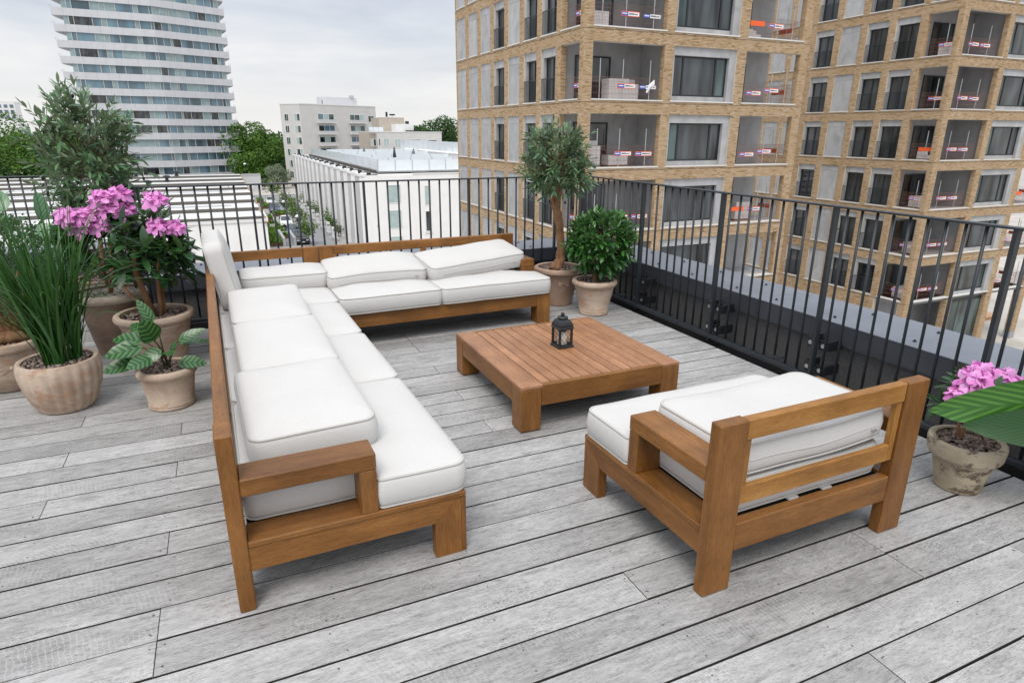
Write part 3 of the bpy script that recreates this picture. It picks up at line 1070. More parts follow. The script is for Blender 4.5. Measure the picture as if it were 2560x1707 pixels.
# visible ones that show largest: on the corner column and front bands at mid height
key = [(abs(b[2] - 4.4) * .35 + np.hypot(b[0], b[1]) + (0 if b[4] == (0, -1) else .6), i) for i, b in enumerate(brick_boxes)]
key.sort()
single = set(i for _, i in key[:300])
rest = [b for i, b in enumerate(brick_boxes) if i not in single]
V, Fc = brick_arrays(rest)
o = link('brickwork', np_mesh('brickwork', V, Fc, BRICK), bld)
o['kind'] = 'stuff'
BRICKWORK = o
bm_cache = {}
BRICK_SINGLES = []
for i in single:
    x, y, z, ud, nd, L, H = brick_boxes[i]
    kk = (ud, nd, round(L, 3), round(H, 3))
    if kk not in bm_cache:
        V, Fc = brick_arrays([(0, 0, 0, ud, nd, L, H)])
        bm_cache[kk] = np_mesh('brick', V, Fc, BRICK)
    BRICK_SINGLES.append(link('brick', bm_cache[kk], bld, (x, y, z)))
print('bricks', len(brick_boxes))

# second block: the same design one plot further right
T = tree_map()
b2 = bld.copy()
C.objects.link(b2)
b2.location = (44.0, YA, 0)
b2['label'] = 'yellow brick apartment block under construction, the farther one at the right edge'
sing = set(o.name for o in BRICK_SINGLES)
for ch in T[bld.name]:
    if ch.name not in sing:
        copy_tree(ch, T, b2)
V, Fc = brick_arrays([brick_boxes[i] for i in single])
o = link('brickwork', np_mesh('brickwork', V, Fc, BRICK), b2)
o['kind'] = 'stuff'

# what stands in the loggias: mesh barriers with banners, pallets of blocks
ORD = {2: 'top', 1: 'second from top', 0: 'third from top', -1: 'fourth from top', -2: 'fifth from top', -3: 'sixth from top', -4: 'lowest'}


def barrier(label, bx, by, z0, L, axis, banners, posts):
    t = thing('safety_barrier', label, 'barrier', (bx, by, z0), 0 if axis == 'x' else PI / 2 if axis == 'y' else -PI / 2, 'mesh safety barriers on the balconies')
    m = MB()
    n = int(L / .085)
    for i in range(n + 1):
        u = i * L / n
        m.box(u - .0032, u + .0032, -.003, .003, .03, 1.12)
    for z in (.05, .35, .65, .9, 1.1):
        m.box(0, L, -.004, .004, z - .005, z + .005)
    o = m.build('wire_mesh', RUSTM, t)
    for u in posts:
        MB().tube([(u, .04, 0), (u, .04, 1.95)], .024, 6).build('post', GALV, t)
    for (u, z, kind) in banners:
        wd, hh = 1.02, .17
        if kind == 'o':
            MB().box(u, u + wd, -.03, -.018, z, z + hh + .07).build('orange_board', ORANGEB, t)
            continue
        if kind == 'r':
            MB().box(u - .02, u + wd + .02, -.022, -.016, z - .030, z + hh + .030).build('banner_border', ORANGEB, t)
        b = MB().box(u, u + wd, -.03, -.0225, z, z + hh).build('banner', WHITEB, t)
        MB().box(u, u + wd * .37, -.034, -.0305, z + .002, z + hh - .002).build('banner_blue_field', BLUEB, b)
        tx = MB()
        q = u + .04
        for wl in (.035, .03, .035, .02, .035, .035, .025):                     # pale lettering on the blue field
            tx.box(q, q + wl, -.037, -.0345, z + .06, z + .125)
            q += wl + .010
        tx.build('lettering', WHITEB, b)
        tx = MB()
        q = u + wd * .42
        for wl in (.05, .045, .03, .05, .045):
            tx.box(q, q + wl, -.034, -.0305, z + .055, z + .125)
            q += wl + .014
        for wl in (.022, .022, .022, .02, .022, .022, .022):
            tx.box(q, q + wl, -.034, -.0305, z + .06, z + .105)
            q += wl + .010
        tx.build('lettering', INKB, b)
    return t


blk = MB().cbox(0, .60, 0, .36, 0, .245, .008).mesh('block', BLOCK)


def block_stack(label, x, y, z, nx, ny, nz, rz=0.0, drop=0):
    t = thing('block_stack', label, 'block stack', (x, y, z), rz, 'stacks of pale building blocks on the balconies')
    m = MB()
    for q in range(3):
        m.box(0, nx * .605, .02 + q * (ny * .365 - .14) / 2, .12 + q * (ny * .365 - .14) / 2, .0, .09)
    m.box(0, nx * .605, 0, ny * .365, .09, .115)
    m.build('pallet', PALW, t)
    tot = nx * ny * nz - drop
    c = 0
    for k in range(nz):
        for j in reversed(range(ny)):
            for i in range(nx):
                if c < tot:
                    link('block', blk, t, (i * .605 + R_.uniform(-.008, .008), j * .365, .116 + k * .249))
                c += 1
    return t


BN = {0: 'nearer brick building', 1: 'farther brick building'}
for bi, ox in ((0, XA), (1, 44.0)):
    for k in ([2, 1, 0, -1, -2] if bi == 0 else [2, 1, 0, -1, -2, -3, -4]):
        zf = ZJ + k * F + .115
        nm = ORD[k]
        bl1 = [(1.75, .62, 'r' if k != 2 else 'r'), (3.05, .60, 'w' if k in (1, 0) else 'r')] if bi == 0 else [(1.1, .66, 'r'), (2.3, .64, 'r')]
        barrier('mesh barrier with banners, front of corner balcony, %s balcony on %s' % (nm, BN[bi]), ox + .55, YA + .42, zf, 4.15, 'x', bl1, (.7, 2.05, 3.7) if bi == 0 else (1.3, 3.2))
        bl2 = [(.75, .62, 'r' if k != -1 or bi == 0 else 'o')]
        barrier('short mesh barrier, side of corner balcony, %s balcony on %s' % (nm, BN[bi]), ox + .42, YA + 2.30, zf, 1.85, 'yy', bl2, (1.2,))
        bl3 = [(.35, .68, 'o'), (1.7, .66, 'r')] if k in (1, -2) else [(.6, .5, 'r'), (1.9, .66, 'r')]
        barrier('mesh barrier, front of right-hand balcony, %s balcony on %s' % (nm, BN[bi]), ox + 10.15, YA + .42, zf, 3.85, 'x', bl3, (.35, 2.4, 3.5))
        barrier('mesh barrier, open end of right-hand balcony, %s balcony on %s' % (nm, BN[bi]), ox + 14.3, YA + .5, zf, 2.0, 'y', [(.6, .62, 'o')], (1.0,))
A0 = 'nearer brick building'
B0 = 'farther brick building'
for (bi, k, x, y, nx, ny, nz, drop) in ((0, 1, .75, 1.0, 2, 2, 4, 3), (0, 0, 2.15, 1.0, 3, 2, 4, 1), (0, -1, .6, 1.0, 2, 2, 5, 1), (0, -1, 2.4, 1.1, 2, 2, 2, 0), (0, 1, 10.6, .9, 2, 2, 2, 1), (0, -2, 11.5, 1.0, 2, 2, 4, 0),
                                       (1, 1, .7, 1.0, 2, 2, 3, 0), (1, -2, .7, 1.0, 2, 2, 3, 0), (1, -3, 1.0, 1.0, 2, 2, 3, 0), (1, -4, .8, 1.0, 2, 2, 3, 0), (1, -1, .6, 1.0, 1, 2, 2, 1), (1, -2, 10.6, 1.0, 2, 2, 3, 1), (1, -3, 10.8, 1.0, 2, 2, 2, 1)):
    ox = XA if bi == 0 else 44.0
    where = 'corner balcony' if x < 6 else 'right-hand balcony'
    extra = ' low' if nz < 3 else ''
    block_stack('%s%s pale block stack in %s, %s on %s' % ('small' if nz < 3 else 'tall' if nz > 3 else 'cube-like', extra, where, ORD[k], BN[bi]), ox + x, YA + y, ZJ + k * F + .10, nx, ny, nz, 0, drop)
# plastic sheet knotted on a post
m = MB()
pts = [(0, 0, 0), (-.12, .02, -.18), (-.30, .0, -.34), (-.42, .03, -.62)]
m.tube(pts, [.02, .09, .10, .05], 7)
m.tube([(0, 0, 0), (-.05, -.02, -.2), (-.12, .0, -.42)], [.02, .06, .03], 6)
o = m.build('plastic_sheet', WHITEB, loc=(XA + 4.5, YA + .40, ZJ + 1.15))
tag(o, 'scrap of white plastic sheet knotted to a balcony post of the nearer brick building', 'plastic sheet')
# things on the building site seen through the passage
o = MB().box(0, 3.2, 0, 1.0, 0, .12).box(.1, 3.0, .1, .9, .13, .25).box(0, 3.1, 0, 1, .26, .38).build('timber_stack', plain('fresh_timber', (.50, .30, .17), .8), loc=(60.5, 33, GZ))
tag(o, 'stack of fresh timber boards on the building site beyond the brick passage', 'timber')
# ------------------------------------------------------------------ white sheds on the left
shed = thing('shed', 'long white industrial shed with ribbed saw-tooth roof beyond the far railing', 'shed', (0, 0, 0))
SX0, SX1, SY, SZ = -75.0, 4.75, 92.0, -9.65
MB().box(SX0, SX1, SY, SY + .3, GZ, SZ).box(SX1 - .3, SX1, SY + .3, 198, GZ, SZ - .3).build('wall', WHITEP, shed)
MB().box(SX0, SX1 + .15, SY - .12, SY - .003, SZ - .28, SZ + .12).box(SX1 + .003, SX1 + .18, SY, SY + 9, SZ - .28, SZ + .12).build('cornice', WHITEF, shed)
MB().box(SX0, SX1, SY - .06, SY - .004, GZ, GZ + .35).build('plinth', DARKG, shed)
ys = [92.6, 104, 116.5, 130.5, 143.5, 158.5, 171, 184.5, 197]
rb = MB()
for i, (a, b) in enumerate(zip(ys, ys[1:])):
    r = MB()
    h0, h1 = SZ - .25, SZ + .42
    # each bay: a low upstand facing the viewer, then a roof sheet falling away behind it
    m1 = a + (b - a) * .45
    r.add([(SX0, a, h1), (SX1 - .35, a, h1), (SX1 - .35, m1, h1 - .12), (SX0, m1, h1 - .12)], [(0, 1, 2, 3)])
    r.add([(SX0, m1, h1 - .12), (SX1 - .35, m1, h1 - .12), (SX1 - .35, b - .5, h0 + .2), (SX0, b - .5, h0 + .2)], [(0, 1, 2, 3)])
    r.add([(SX0, b - .5, h0 + .2), (SX1 - .35, b - .5, h0 + .2), (SX1 - .35, b, h0 - .1), (SX0, b, h0 - .1)], [(0, 1, 2, 3)])
    r.build('roof_sheet', ROOFW, shed)
    g = MB().box(SX0, SX1 - .3, a - .03, a - .001, h0 - .1, h1 - .02)
    g.build('gutter', plain('gutter_dark', (0.13, 0.12, 0.105), .9) if i == 0 else bpy.data.materials['gutter_dark'], shed)
    MB().add([(SX1 - .28, a - .9, SZ - .3), (SX1 + .05, a - .9, SZ - .3), (SX1 + .05, a + .5, SZ + .35), (SX1 - .28, a + .5, SZ + .35)], [(0, 1, 2, 3)]).box(SX1 - .3, SX1 + .05, a - .9, a + .5, SZ - .5, SZ - .32).build('valley_end', plain('rusty_flashing', (0.30, 0.20, 0.115), .9, var=.4, vscale=3) if i == 0 else bpy.data.materials['rusty_flashing'], shed)
    if i in (1, 3, 4):
        sk = MB().add([(SX0, m1 - 1.6, h1 - .07), (SX1 - 4, m1 - 1.6, h1 - .07), (SX1 - 4, m1 + .2, h1 - .12), (SX0, m1 + .2, h1 - .12)], [(0, 1, 2, 3)])
        sk.build('skylight', plain('skylight_grey', (0.33, 0.35, 0.37), .5) if i == 1 else bpy.data.materials['skylight_grey'], shed)
    if i < 5:
        for x in np.arange(SX0 + 4, SX1 - 1, 9.3):
            rb.box(x + i * 1.7, x + .08 + i * 1.7, a + .2, m1, h1 + .0, h1 + .05)
    seam = MB()
    for x in np.arange(SX0, SX1, 2.3):
        seam.box(x, x + .05, a + .1, m1, h1 - .06, h1 + .012)
o = rb.build('roof_rods', FRAME, shed)
o['kind'] = 'stuff'
vent_me = MB().lathe([(.5, 0), (.5, .5), (.35, .55), (.35, 1.0), (.75, 1.05), (.75, 1.4), (.2, 1.55)], 10).mesh('roof_vent', FRAME)
for i, (x, y) in enumerate(((-19.5, 186), (-10.5, 185.5), (-23, 170), (-11.6, 168), (-14.2, 153), (-21.5, 118.5), (-34, 172), (-40, 150), (-44, 120))):
    link('roof_vent', vent_me, shed, (x, y, SZ + .1))

# ------------------------------------------------------------------ white terraced houses on the right of the street
NH = 14
HW = (171.0 - 86.0) / NH
RZ = -3.85
tr_a = []
HO = ['nearest', 'second', 'third', 'fourth', 'fifth', 'sixth', 'seventh', 'eighth', 'ninth', 'tenth', 'eleventh', 'twelfth', 'thirteenth', 'farthest']


def simple_window(parent, P, U, N, wdt, hgt, panes=1, mat=None, fmat=None, ft=.09, low=False):
    """window frame with panes on a wall: P lower-left corner, U along the wall, N outward (unit, horizontal)"""
    P, U, N = Vector(P), Vector(U), Vector(N)
    M = Matrix(((U.x, -N.x, 0, P.x), (U.y, -N.y, 0, P.y), (U.z, -N.z, 1, P.z), (0, 0, 0, 1)))
    f = MB()
    f.box(0, ft, -.05, .06, 0, hgt, M).box(wdt - ft, wdt, -.05, .06, 0, hgt, M)
    f.box(ft, wdt - ft, -.05, .06, 0, ft, M).box(ft, wdt - ft, -.05, .06, hgt - ft, hgt, M)
    for i in range(1, panes):
        x = wdt * i / panes
        f.box(x - ft / 2, x + ft / 2, -.05, .06, ft, hgt - ft, M)
    fo = f.build('window', fmat or WHITEF, parent)
    for i in range(panes):
        a = wdt * i / panes + (ft if i == 0 else ft / 2)
        b = wdt * (i + 1) / panes - (ft if i == panes - 1 else ft / 2)
        MB().box(a, b, -.012, .05, ft, hgt - ft, M).build('pane', mat if mat and not isinstance(mat, list) else (R_.choice(mat) if mat else GLASS_G), fo)
    return fo


for i in range(NH):
    y0 = 86.0 + i * HW
    t = thing('terraced_house', 'white terraced house, %s of the row along the right side of the street' % HO[i], 'house', (17.0, y0, GZ), 0, 'white terraced houses along the street')
    H = RZ - GZ
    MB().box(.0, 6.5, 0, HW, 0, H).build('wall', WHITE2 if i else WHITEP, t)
    MB().box(-.55, -.001, HW * .10, HW * .58, 0, H - .002).build('bay', WHITE2, t)  # wall and bay fronts carry painted shade in their colour
    MB().box(-.55, -.001, HW * .10 - .02, HW * .10 - .001, 0, H - .003).build('bay_side', WHITEP, t)  # thin added panel, brighter to paint in light on the bay return
    MB().box(-.05, -.0015, HW * .581, HW - .002, 0, 2.6).box(-.05, -.0015, .002, HW * .099, 0, 2.1).build('plinth', WHITEG, t)
    MB().box(-.65, -.05, HW * .08, HW * .60, H - .16, H + .16).box(-.05, .25, -.02, HW - .04, H - .16, H + .16).build('parapet', WHITEF, t)
    MB().box(.26, 2.0, .15, HW - .15, H - .1, H + .02).build('roof', ROOFW, t)
    MB().box(.3, 1.8, .12, .42, H - .05, H + .10).build('roof_gutter', DARKG, t)
    MB().tube([(-.25, HW * .33, H + .05), (-.25, HW * .33, H + .42)], .16, 8).build('roof_vent', FRAME, t)
    MB().box(.5, 1.0, .5, .9, H + .021, H + .3).build('roof_hatch', FRAME, t)
    if i == 0:
        # gable end towards the viewer
        for (x, w_, z, h, n) in ((3.0, 1.75, -7.57, 2.45, 1), (3.0, 1.75, -10.97, 2.5, 1), (3.0, 1.75, -14.2, 2.2, 1)):
            simple_window(t, (x, -.001, z - GZ), (1, 0, 0), (0, -1, 0), w_, h, 1, CURT)
        MB().box(1.3, 1.55, -.06, -.002, 3.9, 4.15).build('wall_lamp', GALV, t)
endw = thing('terraced_house', 'white end house with tall narrow windows facing the terrace, closing the row', 'house', (23.5, 86.0, GZ), 0, 'white terraced houses along the street')
MB().box(0, 14, 0, 60, 0, RZ - GZ).build('wall', WHITEP, endw)
for z, h in ((-8.0, 2.65), (-11.6, 2.85)):
    simple_window(endw, (1.55, -.001, z - GZ), (1, 0, 0), (0, -1, 0), .9, h, 1, [GLASS, CURT])
MB().box(1.45, 2.55, -.12, -.001, -11.8 - GZ, -11.65 - GZ).build('sill', WHITEF, endw)
MB().box(-.02, 14, -.06, .3, RZ - GZ + .001, RZ - GZ + .16).build('parapet', WHITEF, endw)


def glass_fence(label, p0, p1, z, hgt, step):
    p0, p1 = Vector((*p0, z)), Vector((*p1, z))
    L = (p1 - p0).length
    t = thing('glass_fence', label, 'glass fence', p0, math.atan2(p1.y - p0.y, p1.x - p0.x), 'frosted glass fences on the white roofs')
    n = max(1, round(L / step))
    pane = MB().box(.05, L / n - .05, -.015, .015, .05, hgt).mesh('pane', SCREEN)
    pst = MB().box(-.05, .05, -.05, .05, 0, hgt + .04).mesh('post', GALV)
    for i in range(n + 1):
        link('post', pst, t, (i * L / n, 0, 0))
        if i < n:
            link('pane', pane, t, (i * L / n, 0, 0))
    return t


glass_fence('frosted glass fence along the street side of the white roofs', (19.3, 88), (19.3, 158), RZ + .55, 1.35, 5.0)
glass_fence('frosted glass fence across the near end of the white roof', (19.3, 88), (31.2, 88), RZ + .35, 1.45, 2.2)
for i, (y, x0, x1) in enumerate(((97, 19.5, 33), (108, 19.5, 36), (120, 19.5, 36), (134, 19.5, 38))):
    glass_fence('frosted glass fence crossing the white roof terraces, %s one from the near end' % ('second', 'third', 'fourth', 'fifth')[i], (x0, y), (x1, y), RZ + .5, 1.3 + .1 * i, 3.2)
edge = MB()
for i in range(46):
    y = 88.5 + i * 1.5
    edge.box(18.7, 19.15, y, y + .85, RZ + .16, RZ + .48)
o = edge.build('gravel_tray', DARKG)
tag(o, 'row of dark gravel trays along the white roof edge below the glass fence', 'gravel trays')
deckr = MB().box(19.3, 36, 88.1, 160, RZ + .17, RZ + .34).build('roof_terrace', ROOFG)
tag(deckr, 'flat white roof terrace on top of the white row houses', 'roof terrace')
for (x, y, h, lb) in ((25.6, 104, 2.8, 'closed dark parasol standing on the white roof terrace, nearest of three'), (24.2, 121, 2.5, 'closed slate parasol on the white roof terrace, leftmost of three'), (32.6, 118, 2.2, 'closed slate parasol on the white roof terrace, rightmost of three')):
    t = thing('parasol', lb, 'parasol', (x, y, RZ + .34), 0, 'closed parasols on the roof')
    MB().lathe([(.12, .3), (.30, .5), (.26, 1.6), (.08, h)], 9).build('canopy', FRAME if y < 110 else plain('slate_cloth', (.16, .17, .2), .9) if y > 120 else bpy.data.materials['slate_cloth'], t, True)
    MB().tube([(0, 0, 0), (0, 0, h + .1)], .04, 6).box(-.3, .3, -.3, .3, 0, .08).build('pole', GALV, t)

# second white terrace further right, behind the first
t = thing('terraced_house', 'low white house with small square windows just left of the nearer brick building', 'house', (40, 112, GZ), 0, 'white terraced houses along the street')
MB().box(0, 16, 0, 50, 0, 12.2).build('wall', WHITEP, t)
for yy, pn in ((3.0, 1), (8.0, 2), (15, 2)):
    simple_window(t, (-.001, yy + 2.4, 8.4), (0, -1, 0), (-1, 0, 0), 1.6 * pn, 1.7, pn, GLASS)
MB().box(-.2, .3, -.2, 50, 12.2, 12.35).build('parapet', WHITEF, t)
glass_fence('frosted glass fence on the white roof just left of the nearer brick building', (41, 112.5), (41, 160), GZ + 12.4, 1.9, 4.0)

# ------------------------------------------------------------------ tower
TW = thing('tower', 'tall curved apartment tower with horizontal metal bands and ribbon windows', 'tower', (0, 0, 0))
KS = .929
ax, ay = -13.066 * KS, 236.257 * KS
zt0 = (-9.401 - 1.6) * KS + 1.6
FT = 4.2 * KS


def dirh(deg):
    return np.array([math.sin(math.radians(deg)), math.cos(math.radians(deg))])


A0_ = np.array([ax, ay])
right = [A0_, A0_ + dirh(64) * 6.8, A0_ + dirh(66) * 18.9 * .98]
left = [A0_ - dirh(84) * 21.0 * 1.0]
LEFTG = A0_ - dirh(85.5) * 21.2           # glass end on the left
LEFTB = A0_ - dirh(85.0) * 23.6           # balcony tip on the left
R1 = A0_ + dirh(65) * 19.0
R2 = A0_ + dirh(65) * 20.5
back = dirh(0) * 22
NF = 16


def prism(mb, poly, z0, z1):
    n = len(poly)
    V = [(p[0], p[1], z0) for p in poly] + [(p[0], p[1], z1) for p in poly]
    mb.add(V, [tuple(reversed(range(n))), tuple(range(n, 2 * n))] + [(i, (i + 1) % n, n + (i + 1) % n, n + i) for i in range(n)])


def off(p, d):
    c = np.array([ax + 2, ay + 11])
    v = p - c
    return p + v / np.linalg.norm(v) * d


glass_poly = [LEFTG, A0_, R1, R1 + back * .55, A0_ + back + np.array([2, 0]), LEFTG + back * .8]
band_poly = [LEFTB, A0_ + np.array([-.1, -.55]), R2 + np.array([.1, -.4]), R2 + dirh(0) * 3, R1 + back * .57, A0_ + back * 1.03 + np.array([2, 0]), LEFTG + back * .83, LEFTB + dirh(0) * 4]
inner_poly = [off(p, -.5) for p in glass_poly]
core = MB()
prism(core, [off(p, -1.2) for p in glass_poly], GZ, zt0 + NF * FT)
core.build('tower_core', CONCD, TW)
for k in range(-1, NF):
    zb_ = zt0 + k * FT
    b = MB()
    prism(b, band_poly, zb_, zb_ + FT * .47)
    b.build('band', TOWERB, TW)
    zw0, zw1 = zb_ + FT * .47, zb_ + FT
    # vertical joints on the band
    jn = MB()
    for (P, Q, n) in ((band_poly[0], band_poly[1], 9), (band_poly[1], band_poly[2], 7)):
        for i in range(1, n):
            p = P + (Q - P) * i / n
            d = (Q - P) / np.linalg.norm(Q - P)
            nn = np.array([d[1], -d[0]])
            q = p + nn * .012
            jn.add([(q[0] - d[0] * .03, q[1] - d[1] * .03, zb_), (q[0] + d[0] * .03, q[1] + d[1] * .03, zb_), (q[0] + d[0] * .03, q[1] + d[1] * .03, zb_ + FT * .47), (q[0] - d[0] * .03, q[1] - d[1] * .03, zb_ + FT * .47)], [(0, 1, 2, 3)])
    jnO = jn.build('band_joint', plain('band_joint_grey', (.40, .40, .42), .7) if k == -1 else bpy.data.materials['band_joint_grey'], TW)
    jnO['kind'] = 'stuff'
    # ribbon windows: left facet then right facet
    fr = MB()
    widths_l = [.055, .05, .16, .075, .055, .075, .19, .05, .085, .035]
    tot = sum(widths_l)
    for (P, Q, ws, blinds) in ((LEFTG, A0_, [.05, .045, .17, .085, .05, .10, .17, .045, .11, .03], {0, 4, 7}), (A0_, R1, [.10, .10, .03, .12, .18, .13, .12, .10, .05, .07], {2})):
        d = (Q - P)
        L = np.linalg.norm(d)
        d = d / L
        nn = np.array([d[1], -d[0]])
        s = sum(ws)
        u = 0.0
        for i, w_ in enumerate(ws):
            a, c = u * L / s, (u + w_) * L / s
            u += w_
            p = P + d * (a + .09)
            q = P + d * (c - .09)
            rr = R_.random()
            mt = TCURT if (i in blinds or rr < .22) else GLASS_T if rr < .86 else GLASS
            MB().add([(p[0], p[1], zw0), (q[0], q[1], zw0), (q[0], q[1], zw1), (p[0], p[1], zw1)], [(0, 1, 2, 3)]).build('window', mt, TW)
            e = P + d * c + nn * .06
            fr.box(e[0] - .07, e[0] + .07, e[1] - .07, e[1] + .07, zw0, zw1)
    frO = fr.build('mullions', plain('pale_mullion', (.52, .51, .48), .6) if k == -1 else bpy.data.materials['pale_mullion'], TW)
    frO['kind'] = 'stuff'
    rl = MB()                                   # little rails on the balcony tips
    for P in (R2 + np.array([.1, -.4]), LEFTB + np.array([.3, .3])):
        for dx in (0, -.5):
            rl.box(P[0] + dx - .05, P[0] + dx + .05, P[1] - .05, P[1] + .05, zw0, zw0 + .55)
        rl.box(P[0] - .5, P[0], P[1] - .04, P[1] + .04, zw0 + .5, zw0 + .56)
    rl.build('balcony_rail', GALV, TW)

# ------------------------------------------------------------------ white apartment block and its neighbours
AP = thing('apartment_block', 'white angular apartment block with glazed balconies in the middle distance', 'building', (0, 0, 0))
ks = .917
a0 = np.array([25.251, 224.42]) * ks
D1, D2 = dirh(62), dirh(-37)
FA = 3.3
ztop = (9.85 - 1.6) * ks + 1.6
W1, W2 = 31.2 * ks, 8.8 * ks
poly = [a0, a0 + D1 * W1, a0 + D1 * W1 + D2 * 14, a0 + D2 * W2 + D1 * 14, a0 + D2 * W2]
m = MB()
prism(m, poly, GZ, ztop)
m.build('wall', plain('cream_render', (.60, .585, .56), .9, var=.05, vscale=.5), AP)
m = MB()
prism(m, [a0 - D1 * .1 - D2 * .1, a0 + D1 * (W1 + .1) - D2 * .1, a0 + D1 * (W1 + .1) + D2 * .4, a0 + D2 * .4 + D1 * .4, a0 + D2 * (W2 + .1) + D1 * .4, a0 + D2 * (W2 + .1) - D1 * .1], ztop, ztop + .28)
m.build('roof_edge', WHITEF, AP)
c0 = a0 + D1 * 14 + D2 * 5
m = MB()
prism(m, [c0, c0 + D1 * 12, c0 + D1 * 12 + D2 * 4, c0 + D2 * 4], ztop, ztop + 2.7)
m.build('plant_room', plain('plant_room_cladding', (.62, .63, .66), .6), AP)
c1 = c0 + D1 * 9 - D2 * .1
MB().box(c1[0], c1[0] + 1.5, c1[1], c1[1] + 1, ztop + 2.7, ztop + 3.4).build('chimney', GALV, AP)
c1 = c0 - D1 * 1.5
MB().tube([(c1[0], c1[1], ztop), (c1[0], c1[1], ztop + 1.7)], .12, 6).build('flue', FRAME, AP)
N1 = np.array([D1[1], -D1[0]])
N2 = np.array([-D2[1], D2[0]])
zr = (6.95 - 1.6) * ks + 1.6
for fl in range(7):
    zt_ = zr - fl * FA
    if zt_ < GZ + 1:
        break
    for (s0, s1) in ((6.6, 13.1), (19.6, 26.0)):
        s0, s1 = s0 * ks, s1 * ks
        P = a0 + D1 * s0 + N1 * .01
        simple_window(AP, (P[0], P[1], zt_ - 2.25), (D1[0], D1[1], 0), (N1[0], N1[1], 0), s1 - s0, 2.45, 3, [GLASS_T, GLASS, GLASS_G, CURT], None, .12)
        M = Matrix(((D1[0], N1[0], 0, P[0]), (D1[1], N1[1], 0, P[1]), (0, 0, 1, zt_ - 2.3), (0, 0, 0, 1)))
        b = MB().box(-.4, s1 - s0 + .3, .0, 1.25, -.18, .0, M).build('balcony', WHITEF, AP)
        MB().box(-.4, s1 - s0 + .3, 1.15, 1.22, .0, .85, M).box(-.4, -.34, 0, 1.15, 0, .85, M).build('balustrade', plain('balcony_screen', (.56, .565, .57), .5) if 'balcony_screen' not in bpy.data.materials else bpy.data.materials['balcony_screen'], b)
        MB().box(1.6, 2.6, .3, .9, .62, .68, M).box(2.05, 2.15, .55, .65, 0, .62, M).build('balcony_table', WHITEF, b)
    P = a0 + D1 * 27.6 * ks + N1 * .01
    simple_window(AP, (P[0], P[1], zt_ - 2.0), (D1[0], D1[1], 0), (N1[0], N1[1], 0), 2.4, 1.95, 2, [GLASS, GLASS_G], None, .1)
    for s, wd in ((7.1, 1.6), (2.75, 2.35)):
        P = a0 + D2 * s * ks + N2 * .01
        simple_window(AP, (P[0], P[1], zt_ - 2.0), (-D2[0], -D2[1], 0), (N2[0], N2[1], 0), wd, 2.0, 1 if wd < 1.5 else 2, [GLASS_G, GLASS_G, CURT], None, .08)

t = thing('apartment_block', 'lower white block with square windows between the white apartment block and the brick building', 'building', (0, 0, 0))
MB().box(38, 55.5, 172, 184, GZ, 1.42).build('wall', bpy.data.materials['cream_render'], t)
MB().box(36.0, 37.95, 174, 186, GZ, 1.42).build('side_wall', BEIGE, t)
MB().box(35.9, 55.6, 171.9, 172.3, 1.42, 1.62).build('roof_edge', WHITEF, t)
for (x, w_, n, z, h) in ((36.3, 1.4, 2, -2.0, 1.8), (38.3, .5, 1, -1.9, 1.8), (39.6, 1.5, 2, -1.9, 1.8), (42.6, 1.5, 2, -2.1, 1.9), (46.5, 3.1, 2, -2.3, 2.0), (51.7, 2.4, 1, -1.9, 1.5), (36.3, 1.4, 2, -5.3, 1.8), (40.5, 1.5, 2, -5.3, 1.8), (43.6, 1.5, 2, -5.3, 1.8), (47.5, 2.8, 2, -5.5, 1.9)):
    simple_window(t, (x, 171.995, z), (1, 0, 0), (0, -1, 0), w_, h, n, [GLASS, GLASS_G, CURT])
t = thing('building', 'beige brick stair tower standing above the lower white block', 'building', (0, 0, 0))
MB().box(41.5, 48.6, 184.2, 194, GZ, 5.3).build('wall', BEIGE, t)
MB().box(41.4, 48.7, 184.1, 184.5, 5.3, 5.45).build('roof_edge', WHITEF, t)
MB().box(43.8, 44.3, 185.5, 186, 5.45, 6.8).build('chimney', FRAME, t)
MB().box(45.0, 46.4, 185.5, 186.5, 5.9, 6.3).box(45.6, 45.7, 185.9, 186.0, 5.45, 5.9).build('roof_cowl', FRAME, t)
t = thing('building', 'white rooftop box in front of the beige stair tower', 'building', (0, 0, 0))
MB().box(43.6, 48.4, 174, 179, 1.63, 3.55).build('wall', WHITEF, t)
MB().box(46.9, 47.7, 176, 177, 3.55, 4.3).build('chimney', FRAME, t)
MB().box(46.0, 50, 172.6, 173.6, 1.63, 1.95).build('roof_ridge', FRAME, t)
glass_fence('frosted glass fence on the roof beside the beige stair tower', (36.2, 173.2), (40, 173.2), 1.62, 1.1, 1.3)
t = thing('building', 'low pale grey wall block at the foot of the tower', 'building', (0, 0, 0))
MB().box(5.1, 10.0, 199, 206, GZ, -10.3).build('wall', plain('pale_panel', (.55, .55, .56), .8), t)
MB().box(5.1, 10.0, 198.9, 199.0, -10.3, -9.8).build('railing', GALV, t)
t = thing('garden_wall', 'pale low wall at the far end of the street, before the trees', 'wall', (5, 214, GZ))
MB().box(0, 9, 0, .3, 0, 2.4).box(9, 30, 1, 1.3, 0, 1.5).build('wall', PAVE, t)
t = thing('building', 'distant white office block peeping over the trees on the far left', 'building', (-118, 480, GZ))
MB().box(0, 12, 0, 12, 0, 32).build('wall', WHITEF, t)
for i in range(4):
    for j in range(3):
        MB().box(.8 + i * 2.9, 2.6 + i * 2.9, -.05, .0, 22.5 + j * 3.0, 24.3 + j * 3.0).build('window', GLASS_T, t)

# ------------------------------------------------------------------ trees


